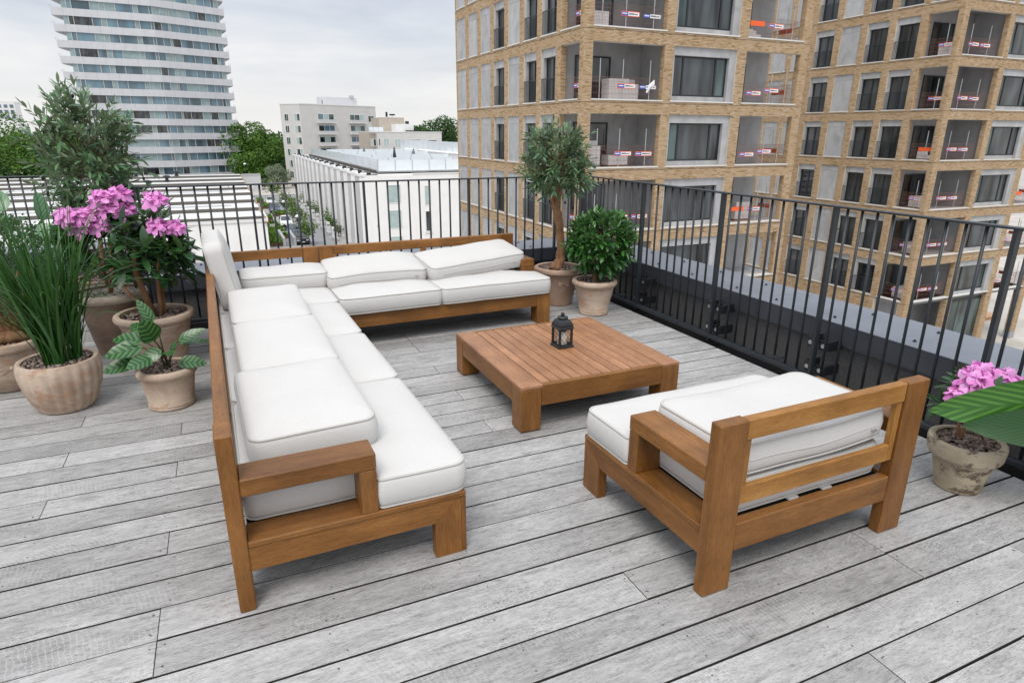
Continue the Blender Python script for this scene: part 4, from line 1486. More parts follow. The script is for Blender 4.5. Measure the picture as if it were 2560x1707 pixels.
def leafblob(n, rad, size, seed, squash=(1, 1, 1), lumps=14):
    """leaf clumps on the surface and inside of several overlapping lumps; one mesh of small folded quads"""
    g = np.random.default_rng(seed)
    cs = g.normal(size=(lumps, 3))
    cs /= np.linalg.norm(cs, axis=1)[:, None]
    cs *= g.uniform(.25, .78, (lumps, 1))
    rs = g.uniform(.26, .46, lumps)
    cs = np.vstack([cs, [[0, 0, 0]]])
    rs = np.append(rs, .6)
    pick = g.choice(len(rs), n, p=rs ** 2 / (rs ** 2).sum())
    d = g.normal(size=(n, 3))
    d /= np.linalg.norm(d, axis=1)[:, None]
    rr = rs[pick] * g.uniform(.72, 1.03, n) ** .6
    P = (cs[pick] + d * rr[:, None]) * np.array(squash) * rad
    # orientation: roughly facing outwards with scatter
    N = d + g.normal(scale=.55, size=(n, 3)) + np.array([0, 0, .35])
    N /= np.linalg.norm(N, axis=1)[:, None]
    a = np.cross(N, g.normal(size=(n, 3)))
    a /= np.linalg.norm(a, axis=1)[:, None]
    b = np.cross(N, a)
    sz = size * g.uniform(.6, 1.5, n)[:, None]
    V = np.stack([P - a * sz, P - b * sz * .55, P + a * sz, P + b * sz * .55], 1).reshape(-1, 3)
    Fc = np.arange(4 * n).reshape(-1, 4)
    return V, Fc


def tree(name, label, x, y, z, height, crad, mats, seed, n=5200, size=.34, group=None, trunk=.35, squash=(1, 1, 1.0), cache={}):
    t = thing(name, label, 'tree', (x, y, z), (seed * 1.7) % 6.2, group)
    kk = (round(crad, 1), size, n, seed % 4, mats.name, squash)
    if kk not in cache:
        V, Fc = leafblob(n, crad, size, seed % 4 + 10, squash)
        cache[kk] = np_mesh('crown', V, Fc, mats)
    o = link('crown', cache[kk], t, (0, 0, height - crad * squash[2] * .92))
    m = MB()
    zc = height - crad * squash[2] * .92
    m.tube([(0, 0, 0), (.02 * height, 0, zc * .5), (0, .02 * height, zc)], [trunk, trunk * .75, trunk * .5], 7)
    for q in range(4):
        an = q * 1.6 + seed
        m.tube([(0, 0, zc * .75), (math.cos(an) * crad * .3, math.sin(an) * crad * .3, zc + crad * .1), (math.cos(an) * crad * .6, math.sin(an) * crad * .6, zc + crad * .35)], [trunk * .5, trunk * .3, trunk * .1], 5)
    m.build('trunk', BARKD, t)
    return t


far_trees = [  # x, y, top z, crown radius, kind, label
    (4.5, 232, 7.2, 8.5, 0, 'tall bright green tree right beside the tower'),
    (12.5, 226, 3.6, 7.5, 0, 'bright green tree between the tower and the white block, lower of two'),
    (18.5, 240, 2.8, 8.0, 0, 'green tree touching the left edge of the white apartment block'),
    (9.0, 216, -2.0, 6.5, 0, 'green tree low in front of the grove right of the tower'),
    (16.0, 222, -5.0, 5.5, 1, 'dark green bushy tree behind the grey-green tree'),
    (-46, 204, 4.8, 10.5, 0, 'large green tree at the left edge behind the sheds'),
    (-58, 196, 5.5, 11, 0, 'large green tree partly cut by the left edge'),
    (-37, 212, 3.6, 8.0, 0, 'lighter green tree just left of the tall olive tree'),
    (-42, 201, -3.5, 7.0, 1, 'dark low tree behind the sheds on the far left'),
    (-52, 199, -4.5, 7.0, 1, 'dark bushy tree lowest on the far left behind the sheds'),
    (-30, 214, .5, 7.0, 1, 'dark tree beside the left foot of the tower'),
    (62.0, 196, 8.4, 8.2, 1, 'tall dark green tree beside the nearer brick building'),
    (56.5, 200, 4.8, 5.5, 1, 'shorter dark tree left of the tall tree by the brick building'),
    (74, 215, 2.6, 7.0, 1, 'distant dull green tree just left of the brick building'),
    (49, 330, 3.2, 10, 1, 'distant tree top between the white block and the beige stair tower')]
for i, (x, y, zt_, cr, kd, lb) in enumerate(far_trees):
    tree('broadleaf_tree', lb, x, y, GZ, zt_ - GZ, cr, L_TREE if kd == 0 else L_TREE2, i + 3, 6500, .36, 'trees in the distance', .4, (1, 1, 1.12))
wood = []
for i in range(60):
    V, Fc = leafblob(1500, 8 + R_.random() * 4, .75, 40 + i % 5, (1, 1, .9))
    V = V + np.array([R_.uniform(-190, -60) if i < 25 else R_.uniform(-60, 230), R_.uniform(330, 420), GZ + R_.uniform(5, 9)])
    wood.append(V)
V = np.vstack(wood)
o = link('woodland', np_mesh('woodland', V, np.arange(len(V)).reshape(-1, 4), L_TREE2))
tag(o, 'belt of distant woodland on the horizon', 'woodland', None, 'stuff')
tree('willow_tree', 'silvery grey-green tree at the end of the street in front of the dark trees', 14.8, 203, GZ, 8.0, 4.0, L_GREYT, 2, 4200, .2, None, .2)
for i, (x, y, h, cr, lb) in enumerate(((10.7, 98.9, 4.7, 1.75, 'young street tree nearest the deck, beside the black car'), (11.0, 115.5, 4.6, 1.6, 'young street tree beside the white car'), (11.1, 126, 5.2, 1.7, 'young street tree between the white and the blue car'), (10.9, 138, 5.2, 1.8, 'young street tree beside the blue car'), (10.4, 158, 6.2, 1.9, 'young street tree farthest down the street'))):
    tree('street_tree', lb, x, y, GZ, h, cr, L_STREET, i + 1, 520, .17, 'young street trees beside the parked cars', .07, (1, 1, 1.25))

# ------------------------------------------------------------------ parked cars


def car(label, x, y, paint, kind, rz=0.0):
    """nose towards -y"""
    t = thing('car', label, 'car', (x, y, GZ + .012), rz, 'cars parked along the street')
    k = 1.08
    L, Wd = 4.7 * k, 1.88 * k
    H = (1.66 if kind == 'suv' else 1.46) * k
    prof = [(0.0, .38), (.03, .62), (.10, .74), (.95, .90), (1.25, .98), (2.0, H - .06), (2.5, H), (3.4, H - .02), (4.2, 1.05 if kind != 'suv' else H - .25), (4.62, .98), (4.7, .55), (4.68, .34)]
    prof = [(a * k, b if b > 1.2 else b * k) for a, b in prof]
    V, Fc = [], []
    xs = [-.5, -.46, -.30, 0, .30, .46, .5]
    for (yy, zz) in prof:
        for q in xs:
            hi = zz > 1.0 * k
            sx = q * Wd * (0.80 if zz > 1.2 * k else .93 if hi else 1.0)
            V.append((sx, yy, .30 + (zz - .30) * (1 - .10 * (abs(q) * 2) ** 4)))
    n = len(xs)
    for i in range(len(prof) - 1):
        for j in range(n - 1):
            Fc.append((i * n + j, i * n + j + 1, (i + 1) * n + j + 1, (i + 1) * n + j))
    base = len(V)
    for (yy, zz) in prof:
        V += [(-.5 * Wd, yy, .28), (.5 * Wd, yy, .28)]
    for i in range(len(prof) - 1):
        Fc.append((i * n, (i + 1) * n, base + 2 * (i + 1), base + 2 * i))
        Fc.append((i * n + n - 1, base + 2 * i + 1, base + 2 * (i + 1) + 1, (i + 1) * n + n - 1))
    MB().add(V, Fc).build('body', paint, t, True)
    g = MB()
    w2 = Wd * .40
    y1, z1, y2, z2 = 1.28 * k, 1.00 * k, 1.98 * k, H - .10
    g.add([(-w2 * 1.05, y1 - .03, z1 + .02), (w2 * 1.05, y1 - .03, z1 + .02), (w2 * .88, y2 - .04, z2 + .02), (-w2 * .88, y2 - .04, z2 + .02)], [(0, 1, 2, 3)])
    g.build('windscreen', GLASS, t)
    for s in (-1, 1):
        m = MB().add([(s * Wd * .468, 1.5 * k, 1.0 * k), (s * Wd * .468, 3.9 * k, 1.0 * k), (s * Wd * .408, 3.4 * k, H - .12), (s * Wd * .408, 2.15 * k, H - .12)], [(0, 1, 2, 3)])
        m.build('side_window', GLASS, t)
        m = MB().box(s * Wd * .33 - .17, s * Wd * .33 + .17, -.02, .10, .62 * k, .74 * k)
        m.build('headlight', plain('lamp_glass', (.7, .72, .75), .1) if 'lamp_glass' not in bpy.data.materials else bpy.data.materials['lamp_glass'], t)
        m = MB().box(s * Wd * .53 - .1, s * Wd * .53 + .1, 1.45 * k, 1.6 * k, .95 * k, 1.1 * k)
        m.build('mirror', paint, t)
        for yy in (.85 * k, 3.75 * k):
            wl = MB().tube([(s * (Wd * .5 - .24), yy, .34), (s * (Wd * .5 + .01), yy, .34)], .35, 14).build('wheel', FRAME, t)
            MB().tube([(s * (Wd * .5 + .011), yy, .34), (s * (Wd * .5 + .02), yy, .34)], .22, 10).build('rim', GALV, wl)
    MB().box(-Wd * .30, Wd * .30, -.03, .03, .36, .56).build('grille', FRAME, t)
    MB().box(-.28, .28, -.05, -.031, .42, .53).build('number_plate', WHITEB, t)
    return t


P_BLACK = plain('black_car_paint', (.012, .013, .016), .12, spec=.7)
P_NAVY = plain('navy_car_paint', (.03, .045, .085), .12, spec=.7)
P_WHITE = plain('white_car_paint', (.72, .73, .74), .15, spec=.6)
P_BLUE = plain('blue_car_paint', (.035, .055, .12), .12, spec=.7)
car('black car parked nearest on the street, beside the concrete ramp', 9.8, 98.6, P_BLACK, 'sedan')
car('dark blue-grey car parked between the black car and the white car', 9.4, 107.1, P_NAVY, 'sedan')
car('white car with dark grille parked third along the street', 9.4, 118.8, P_WHITE, 'suv')
car('dark blue car parked beyond the planted beds', 9.2, 141.5, P_BLUE, 'suv')
car('white van-like car parked farthest along the street', 9.6, 157.5, P_WHITE, 'suv')

# planted beds and the concrete ramp
for i, (x0, x1, y0, y1, lb) in enumerate(((5.3, 6.9, 99, 104.5, 'nearest green bed beside the concrete ramp'), (5.3, 8.3, 105.9, 114.5, 'large bright green bed by the white shed wall'), (5.4, 8.1, 116.8, 122, 'green bed with a white pot on it'), (5.4, 7.8, 129.2, 133.5, 'small green bed beside the bollard'), (8.3, 10.9, 135.2, 138, 'green bed in front of the blue car'), (6.9, 8.3, 163.5, 168, 'farthest green bed near the street end'), (7.0, 8.4, 150, 156, 'green bed beside the white van'))):
    t = thing('planted_bed', lb, 'planted bed', ((x0 + x1) / 2, (y0 + y1) / 2, GZ), 0, 'green planted beds beside the sheds')
    wx, wy = (x1 - x0) / 2, (y1 - y0) / 2
    MB().box(-wx, wx, -wy, wy, 0, .42).build('edging', plain('corten_edge', (.14, .07, .045), .9) if i == 0 else bpy.data.materials['corten_edge'], t)
    g = np.random.default_rng(i)
    n = int(1300 * wx * wy / 6) + 300
    P = np.stack([g.uniform(-wx + .1, wx - .1, n), g.uniform(-wy + .1, wy - .1, n), g.uniform(.4, .85, n)], 1)
    V = (P[:, None, :] + g.normal(scale=.13, size=(n, 4, 3))).reshape(-1, 3)
    o = link('ground_cover', np_mesh('ground_cover', V, np.arange(4 * n).reshape(-1, 4), plain('bed_green', (.13, .25, .03), .8, spec=.2, var=.5, vscale=5) if i == 0 else bpy.data.materials['bed_green']), t)
    o['kind'] = 'stuff'
t = thing('concrete_ramp', 'grey concrete ramp walls going down beside the black car', 'ramp', (7.0, 98.4, GZ))
MB().box(0, .35, 0, 9.4, 0, 1.25).box(1.5, 1.85, 0, 9.4, 0, 1.25).box(.35, 1.5, 8.8, 9.4, 0, .9).build('wall', CONC, t)
sheet('ramp_floor', .35, 1.5, 0, 8.8, .02, ASPH, 'structure', t)
t = thing('flower_pot', 'white pot with a small dark shrub standing on a green bed', 'pot', (6.8, 116.2, GZ + .3))
MB().lathe([(.32, 0), (.46, .75), (.40, .72)], 14).build('pot', WHITEF, t)
V, Fc = leafblob(90, .45, .1, 3)
link('shrub', np_mesh('shrub', V, Fc, L_TREE2), t, (0, 0, 1.0))
tag(MB().lathe([(.28, 0), (.28, 1.3), (.20, 1.4)], 12).build('litter_bin', GALV, loc=(6.6, 128, GZ)), 'grey cylinder bin between the small green bed and the shed', 'bin')
for (x, y, h, lb) in ((10.4, 109.3, 2.9, 'street lamp with white dome head beside the dark blue-grey car'), (10.6, 136, 2.7, 'street lamp with white dome head beside the blue car'), (10.3, 160, 3.2, 'street lamp with white dome head farthest down the street'), (6.4, 205, 7, 'thin street lamp with round head in front of the dark trees')):
    t = thing('street_lamp', lb, 'street lamp', (x, y, GZ), 0, 'street lamps')
    MB().tube([(0, 0, 0), (0, 0, h)], .06, 6).build('pole', FRAME, t)
    MB().lathe([(.42, h - .05), (.40, h + .12), (.25, h + .30), (.06, h + .38)], 14).build('lamp_head', WHITEF, t, True)
t = thing('road_sign', 'small white square road sign near the end of the shed', 'sign', (5.9, 168, GZ))
MB().tube([(0, 0, 0), (0, 0, 4.4)], .05, 6).build('pole', GALV, t)
MB().box(-.6, .6, -.06, -.02, 3.0, 4.3).build('sign_plate', WHITEB, t)
MB().add([(-.4, -.065, 3.2), (-.3, -.065, 3.15), (.4, -.065, 4.1), (.3, -.065, 4.15)], [(0, 1, 2, 3)]).build('sign_stripe', INKB, t)
# front gardens of the white houses: low concrete blocks, white posts, shrubs, bicycles
ring = MB()


def bike(label, x, y, rz, col=None):
    t = thing('bicycle', label, 'bicycle', (x, y, GZ), rz, 'bicycles parked by the white houses')
    for yy in (0, 1.08):
        wv = [(0, yy + .34 * math.cos(a * PI / 7), .36 + .34 * math.sin(a * PI / 7)) for a in range(14)]
        MB().tube(wv, .022, 4, True).build('wheel', FRAME, t)
    f = MB()
    for a, b in (((0, 0, .36), (0, .25, .9)), ((0, .25, .8), (0, .75, .85)), ((0, .3, .7), (0, .55, .36)), ((0, .55, .36), (0, .75, .95)), ((0, .55, .36), (0, 1.08, .36)), ((0, 1.08, .36), (0, .72, .8)), ((-.28, .22, 1.02), (.28, .22, 1.02)), ((0, .25, .9), (0, .22, 1.02))):
        f.tube([a, b], .022, 4)
    f.build('frame', col or FRAME, t)
    MB().box(-.08, .08, .65, .9, .95, 1.0).build('saddle', FRAME, t)
    return t


RED = plain('pink_red_paint', (.55, .06, .12), .5)
OB = ['nearest', 'second', 'third', 'fourth', 'fifth', 'sixth', 'seventh', 'eighth', 'ninth', 'tenth']
for i in range(9):
    y = 101.5 + i * HW * 1.02
    t = thing('concrete_bench', 'low concrete block bench before the white houses, %s from the near end' % OB[i], 'bench', (15.0, y, GZ), 0, 'concrete blocks before the white houses')
    MB().cbox(-.45, .35, -1.6, 1.6, .02, .55, .03).build('block', CONC, t)
    t = thing('letterbox_post', 'white letterbox post before the white houses, %s from the near end' % OB[i], 'letterbox', (15.2, y + 2.4, GZ), 0, 'white letterbox posts before the white houses')
    MB().cbox(-.30, .30, -.25, .25, 0, 1.75, .03).build('post', WHITEF, t)
    MB().box(-.2, .2, -.27, -.252, 1.2, 1.35).build('slot', FRAME, t)
    if i % 2 == 0 or i in (1, 5):
        t = thing('shrub', 'garden shrub against the white houses, %s from the near end' % OB[i], 'shrub', (16.0 + (i % 3) * .2, y + 3.6, GZ), i, 'garden shrubs before the white houses')
        V, Fc = leafblob(420, 1.0 + (i % 3) * .3, .13, i, (1, 1, 1.2))
        link('foliage', np_mesh('foliage', V, Fc, (L_GREYT, L_TREE, L_STREET)[i % 3]), t, (0, 0, 1.2 + (i % 3) * .3))
        MB().tube([(0, 0, 0), (0, 0, 1.1)], .05, 5).build('stem', BARKD, t)
    if i > 1:
        bike('dark bicycle leaning by the white houses, %s of the row' % OB[i - 2], 15.7, y + .6, .25)
bike('bicycle with pink-red frame on the sandy square at the end of the street', 15.0, 187, 1.4, RED)
bike('dark bicycle on the sandy square beside the pink-red one', 16.5, 188.5, 1.2)
# ------------------------------------------------------------------ garden furniture


def teakbox(name, parent, x0, x1, y0, y1, z0, z1, mats=TEAK, axis=None, c=.004):
    d = (x1 - x0, y1 - y0, z1 - z0)
    if axis is None:
        axis = d.index(max(d))
    cx_, cy_, cz_ = (x0 + x1) / 2, (y0 + y1) / 2, (z0 + z1) / 2
    return MB().cbox(x0 - cx_, x1 - cx_, y0 - cy_, y1 - cy_, z0 - cz_, z1 - cz_, c).build(name, mats[axis], parent, loc=(cx_, cy_, cz_))


def mitre_leg(name, parent, pts, axis_u, t0, t1, mats, grain):
    """flat board cut on a mitre: pts = (u, z) outline, extruded between t0 and t1 across"""
    n = len(pts)
    V = []
    for t in (t0, t1):
        for (u, z) in pts:
            V.append((u, t, z) if axis_u == 'x' else (t, u, z))
    return MB().add(V, [tuple(range(n)), tuple(reversed(range(n, 2 * n)))] + [(i, n + i, n + (i + 1) % n, (i + 1) % n) for i in range(n)]).build(name, mats[grain], parent)


# --- coffee table
TX, TY, TW_, TD, TH_ = 1.3472, 2.9020, 1.0643, 1.0879, .2759
tab = thing('coffee_table', 'low square teak coffee table with slatted top in front of the sofa', 'table', (TX, TY, 0), -.001)
LW = .1247
for (x, y) in ((0, 0), (TW_ - LW, 0), (0, TD - LW), (TW_ - LW, TD - LW)):
    l = teakbox('leg', tab, x, x + LW, y, y + LW, .006, TH_ - .022, TEAK, 2)
    MB().box(x + .03, x + LW - .03, y + .03, y + LW - .03, 0, .0055).build('foot', BLACK, l)
teakbox('apron', tab, LW + .001, TW_ - LW - .001, .001, .03, .150, TH_ - .001, TEAK, 0)
teakbox('apron', tab, LW + .001, TW_ - LW - .001, TD - .03, TD - .001, .150, TH_ - .001, TEAK, 0)
teakbox('apron', tab, .002, .03, LW + .001, TD - LW - .001, .150, TH_ - .022, TEAK, 1)
teakbox('apron', tab, TW_ - .03, TW_ - .002, LW + .001, TD - LW - .001, .150, TH_ - .022, TEAK, 1)
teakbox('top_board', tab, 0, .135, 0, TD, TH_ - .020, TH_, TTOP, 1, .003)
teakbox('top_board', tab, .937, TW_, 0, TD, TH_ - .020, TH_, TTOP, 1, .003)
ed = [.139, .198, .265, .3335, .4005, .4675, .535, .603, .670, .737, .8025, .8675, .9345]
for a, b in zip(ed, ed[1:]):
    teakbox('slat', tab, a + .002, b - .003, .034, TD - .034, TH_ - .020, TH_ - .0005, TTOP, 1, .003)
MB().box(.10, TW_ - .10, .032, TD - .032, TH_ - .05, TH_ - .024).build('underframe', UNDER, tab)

# --- sofa
SX, SY_, SYAW = -.1299, 2.0302, .0220
SM = Matrix.Translation((SX, SY_, 0)) @ Matrix.Rotation(SYAW, 4, 'Z')
SW, SL, SH = .8483, 3.5343, .6777
BP = .0546                                  # thickness of back posts


def side_frame(parent, x0, x1, y0, y1, ax, leg_end=True):
    pass


so = thing('corner_sofa', 'long left part of the teak corner sofa, with its tall slim back to the plants', 'sofa', (SX, SY_, 0), SYAW, 'parts of the teak corner sofa')
teakbox('back_post', so, 0, BP, 0, .125, 0, SH, TEAK, 2)
teakbox('back_post', so, 0, BP, SL - .125, SL, 0, SH, TEAK, 2)
teakbox('back_rail', so, .004, BP - .004, .126, SL - .126, SH - .078, SH - .0015, TEAK, 1)
teakbox('back_rail', so, .010, BP - .018, .126, SL - .126, .345, .42, TLIGHT, 1)
teakbox('back_rail', so, BP + .001, .748, SL - BP + .004, SL - .004, SH - .078, SH - .0015, TEAK, 0)
teakbox('back_rail', so, BP + .001, .748, SL - BP + .012, SL - .018, .345, .42, TLIGHT, 0)
teakbox('back_post', so, .749, .869, SL - BP, SL, 0, SH, TEAK, 2)
teakbox('base_board', so, BP + .001, SW, .001, .128, .250, .2725, TEAK, 0, .003)
mitre_leg('base_rail', so, [(BP + .001, .157), (SW - .1285, .157), (SW - .0255, .2485), (BP + .001, .2485)], 'x', .006, .05, TEAK, 0)
mitre_leg('leg', so, [(SW - .022, .0), (SW - .022, .2485), (SW - .024, .2485), (SW - .1275, .1575), (SW - .1275, .0)], 'x', .004, .05, TEAK, 2)
teakbox('leg', so, SW - .021, SW, .004, .126, .0, .2485, TEAK, 2, .002)
teakbox('base_rail', so, SW - .05, SW - .002, .13, 2.72, .157, .2725, TEAK, 1, .003)
teakbox('base_rail', so, .01, .05, .13, SL - .13, .157, .2725, TEAK, 1, .003)
teakbox('arm', so, BP + .001, .508, 0, .1255, .4485, .5127, TEAK, 0, .004)
teakbox('arm_post', so, .446, .507, .002, .1235, .273, .4480, TEAK, 2, .003)
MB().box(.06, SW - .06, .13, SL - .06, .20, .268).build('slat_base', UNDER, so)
for y in (1.2, 2.3):
    teakbox('leg', so, SW - .12, SW - .06, y, y + .06, 0, .156, TEAK, 2)

FX0, FX1, FY0 = .876, 2.6931, 2.7163
sr = thing('corner_sofa', 'far two-seat part of the teak corner sofa along the railing', 'sofa', (SX, SY_, 0), SYAW, 'parts of the teak corner sofa')
teakbox('back_post', sr, FX0, FX0 + .118, SL - BP, SL, 0, SH, TEAK, 2)
teakbox('back_post', sr, FX1 - .125, FX1, SL - BP, SL, 0, SH, TEAK, 2)
teakbox('back_rail', sr, FX0 + .119, FX1 - .126, SL - BP + .004, SL - .004, SH - .078, SH - .0015, TEAK, 0)
teakbox('back_rail', sr, FX0 + .119, FX1 - .126, SL - BP + .012, SL - .018, .345, .42, TLIGHT, 0)
for x in (FX0 + .12, 1.765, FX1 - .155):
    teakbox('upright', sr, x, x + (.055 if x > 1.5 and x < 2 else .028), SL - BP + .002, SL - BP + .011, .35, SH - .079, TLIGHT, 2, .002)
teakbox('base_rail', sr, .79, FX1 - .127, FY0 + .002, FY0 + .05, .157, .2725, TEAK, 0, .003)
teakbox('leg', sr, FX1 - .126, FX1, FY0, FY0 + .125, 0, .2725, TEAK, 2, .003)
teakbox('base_board', sr, FX1 - .127, FX1 - .001, FY0 + .126, SL - BP - .001, .250, .2725, TEAK, 1, .003)
teakbox('base_rail', sr, FX1 - .05, FX1 - .006, FY0 + .126, SL - BP - .001, .157, .2485, TEAK, 1, .003)
teakbox('arm', sr, FX1 - .126, FX1, 3.03, SL - BP - .001, .4485, .5127, TEAK, 1, .004)
teakbox('arm_post', sr, FX1 - .124, FX1 - .002, 3.032, 3.092, .273, .4480, TEAK, 2, .003)
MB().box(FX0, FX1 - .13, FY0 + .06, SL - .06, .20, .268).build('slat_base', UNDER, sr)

# --- armchair
CX, CY, CYAW = 1.4007, 1.4472, .0116
CM = Matrix.Translation((CX, CY, 0)) @ Matrix.Rotation(CYAW, 4, 'Z')
CW, CD, CH = 1.0643, .8470, .6817
PU, PV = .1252, .0516
ch = thing('armchair', 'wide teak armchair seen from behind, facing the coffee table', 'armchair', (CX, CY, 0), CYAW)
for x in (0, CW - PU):
    teakbox('back_post', ch, x, x + PU, 0, PV, 0, CH, TEAK, 2)
teakbox('back_rail', ch, PU + .001, CW - PU - .001, .006, PV - .008, CH - .080, CH - .0015, TLIGHT, 0)
teakbox('back_rail', ch, PU + .001, CW - PU - .032, .010, PV - .020, .345, .420, TLIGHT, 0)
teakbox('back_rail', ch, PU + .001, CW - PU - .001, .004, PV - .004, .157, .2725, TEAK, 0)
for x in (PU + .002, CW - PU - .031):
    teakbox('upright', ch, x, x + .029, .012, PV - .014, .345, CH - .081, TLIGHT, 2, .002)
for s, x0 in ((0, 0.0), (1, CW - .126)):
    xi0, xi1 = (x0 + .006, x0 + .05) if s == 0 else (x0 + .076, x0 + .120)
    teakbox('base_board', ch, x0 + .001, x0 + .125, PV + .001, CD - .001, .250, .2725, TEAK, 1, .003)
    mitre_leg('base_rail', ch, [(PV + .001, .157), (CD - .1285, .157), (CD - .0255, .2485), (PV + .001, .2485)], 'y', xi0, xi1, TEAK, 1)
    teakbox('leg', ch, x0 + .003, x0 + .123, CD - .021, CD - .001, 0, .2485, TEAK, 2, .002)
    mitre_leg('leg', ch, [(CD - .022, 0), (CD - .022, .2485), (CD - .024, .2485), (CD - .127, .1575), (CD - .127, 0)], 'y', xi0 - .002, xi1, TEAK, 2)
    teakbox('arm', ch, x0, x0 + .1259, PV + .001, .506, .4500, .5136, TEAK, 1, .004)
    teakbox('arm_post', ch, x0 + .002, x0 + .124, .446, .505, .273, .4495, TEAK, 2, .003)
teakbox('base_rail', ch, .126, CW - .126, CD - .05, CD - .004, .157, .2725, TEAK, 0, .003)
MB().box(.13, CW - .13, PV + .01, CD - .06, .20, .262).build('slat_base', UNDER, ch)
for x in (.42, .60):
    MB().box(x, x + .05, PV - .012, PV + .03, .2735, .280).build('strap', plain('grey_strap', (.45, .45, .44), .8) if x < .5 else bpy.data.materials['grey_strap'], ch)

# --- cushions


def round_poly(pts, r, seg=.05, arc=6):
    n = len(pts)
    out = []
    P = [Vector((*p, 0)) for p in pts]
    rs = r if hasattr(r, '__len__') else [r] * n
    ends = []
    for i in range(n):
        a, b, c = P[i - 1], P[i], P[(i + 1) % n]
        u, v = (a - b).normalized(), (c - b).normalized()
        ang = u.angle(v)
        d = min(rs[i] / math.tan(ang / 2), (a - b).length * .45, (c - b).length * .45)
        rr = d * math.tan(ang / 2)
        p, q = b + u * d, b + v * d
        cen = b + (u + v).normalized() * (rr / math.sin(ang / 2))
        arcp = []
        for k in range(arc + 1):
            t = k / arc
            w_ = (p - cen).lerp(q - cen, t)
            arcp.append(cen + w_.normalized() * rr if w_.length > 1e-9 else b)
        ends.append(arcp)
    for i in range(n):
        out += ends[i]
        a, b = ends[i][-1], ends[(i + 1) % n][0]
        L = (b - a).length
        m = int(L / seg)
        for k in range(1, m):
            out.append(a.lerp(b, k / m))
    return [(p.x, p.y) for p in out]


CUSH = []


def cushion(name, label, group, M, poly, h, crown=.028, r=.05, cen=None, zipper=None, seed=0, sag=None):
    g = random.Random(seed)
    ol = round_poly(poly, r)
    n = len(ol)
    if cen is None:
        cen = (sum(p[0] for p in poly) / len(poly), sum(p[1] for p in poly) / len(poly))
    ph = [g.uniform(0, 6.28) for _ in range(6)]

    def wav(x, y):
        return .0035 * math.sin(9 * x + ph[0]) * math.sin(7 * y + ph[1]) + .0025 * math.sin(17 * x + 5 * y + ph[2])

    def sg(x, y):
        return sag(x, y) if sag else 0.0
    m = MB()
    V = []
    rings = []

    def ring(sc, z, bulge=0.0):
        base = len(V)
        for i, (x, y) in enumerate(ol):
            a, b = ol[i - 1], ol[(i + 1) % n]
            tx, ty = b[0] - a[0], b[1] - a[1]
            l = math.hypot(tx, ty) or 1
            nx, ny = ty / l, -tx / l
            X = cen[0] + (x - cen[0]) * sc + nx * bulge
            Y = cen[1] + (y - cen[1]) * sc + ny * bulge
            V.append((X, Y, z + (wav(X, Y) if sc < .98 else wav(X, Y) * .35) + sg(X, Y)))
        rings.append(base)
    e = .006
    for sc, z in ((.30, -.0), (.62, -.0), (.88, .0), (.97, .001)):
        ring(sc, z)
    for z, b in ((.002, 0), (h * .18, .008), (h * .5, .013), (h * .82, .008), (h - .002, 0)):
        ring(1.0, z, b)
    for sc in (.975, .93, .86, .74, .58, .38, .18):
        k = 1 - sc ** 2.6
        ring(sc, h + crown * min(1, k * 1.25) ** .75)
    Fc = []
    for a, b in zip(rings, rings[1:]):
        for i in range(n):
            j = (i + 1) % n
            Fc.append((a + i, a + j, b + j, b + i))
    V.append((cen[0], cen[1], h + crown + sg(*cen)))
    for i in range(n):
        Fc.append((rings[-1] + i, rings[-1] + (i + 1) % n, len(V) - 1))
    V.append((cen[0], cen[1], sg(*cen)))
    for i in range(n):
        Fc.append((rings[0] + (i + 1) % n, rings[0] + i, len(V) - 1))
    m.add(V, Fc)
    o = m.build(name, FAB, None, True)
    o.matrix_world = M
    tag(o, label, 'cushion', group)
    for z in (.003, h - .002):
        k = rings[4] if z < .01 else rings[8]
        pts = [(V[k + i][0], V[k + i][1], V[k + i][2]) for i in range(n)]
        MB().tube(pts, .0050, 6, True).build('piping', PIPE, o, True)
    if zipper is not None:
        (ax_, ay_), (bx_, by_), nx, ny = zipper
        MB().tube([(lerp(ax_, bx_, t) + nx * .013, lerp(ay_, by_, t) + ny * .013, h * .5 + .004 * math.sin(9 * t) + sg(lerp(ax_, bx_, t), lerp(ay_, by_, t))) for t in np.linspace(0, 1, 14)], .0035, 5).build('zip', ZIP, o)
        px, py = lerp(ax_, bx_, .97), lerp(ay_, by_, .97)
        MB().box(px - .012, px + .012, py + ny * .017 - .004, py + ny * .017 + .004, h * .5 - .006, h * .5 + .003).build('zip_puller', STEEL, o)
    CUSH.append(o)
    return o


def rect(x0, x1, y0, y1):
    return [(x0, y0), (x1, y0), (x1, y1), (x0, y1)]


def TM(base, x, y, z, rx=0, ry=0, rz=0):
    return base @ Matrix.Translation((x, y, z)) @ Matrix.Rotation(rz, 4, 'Z') @ Matrix.Rotation(ry, 4, 'Y') @ Matrix.Rotation(rx, 4, 'X')


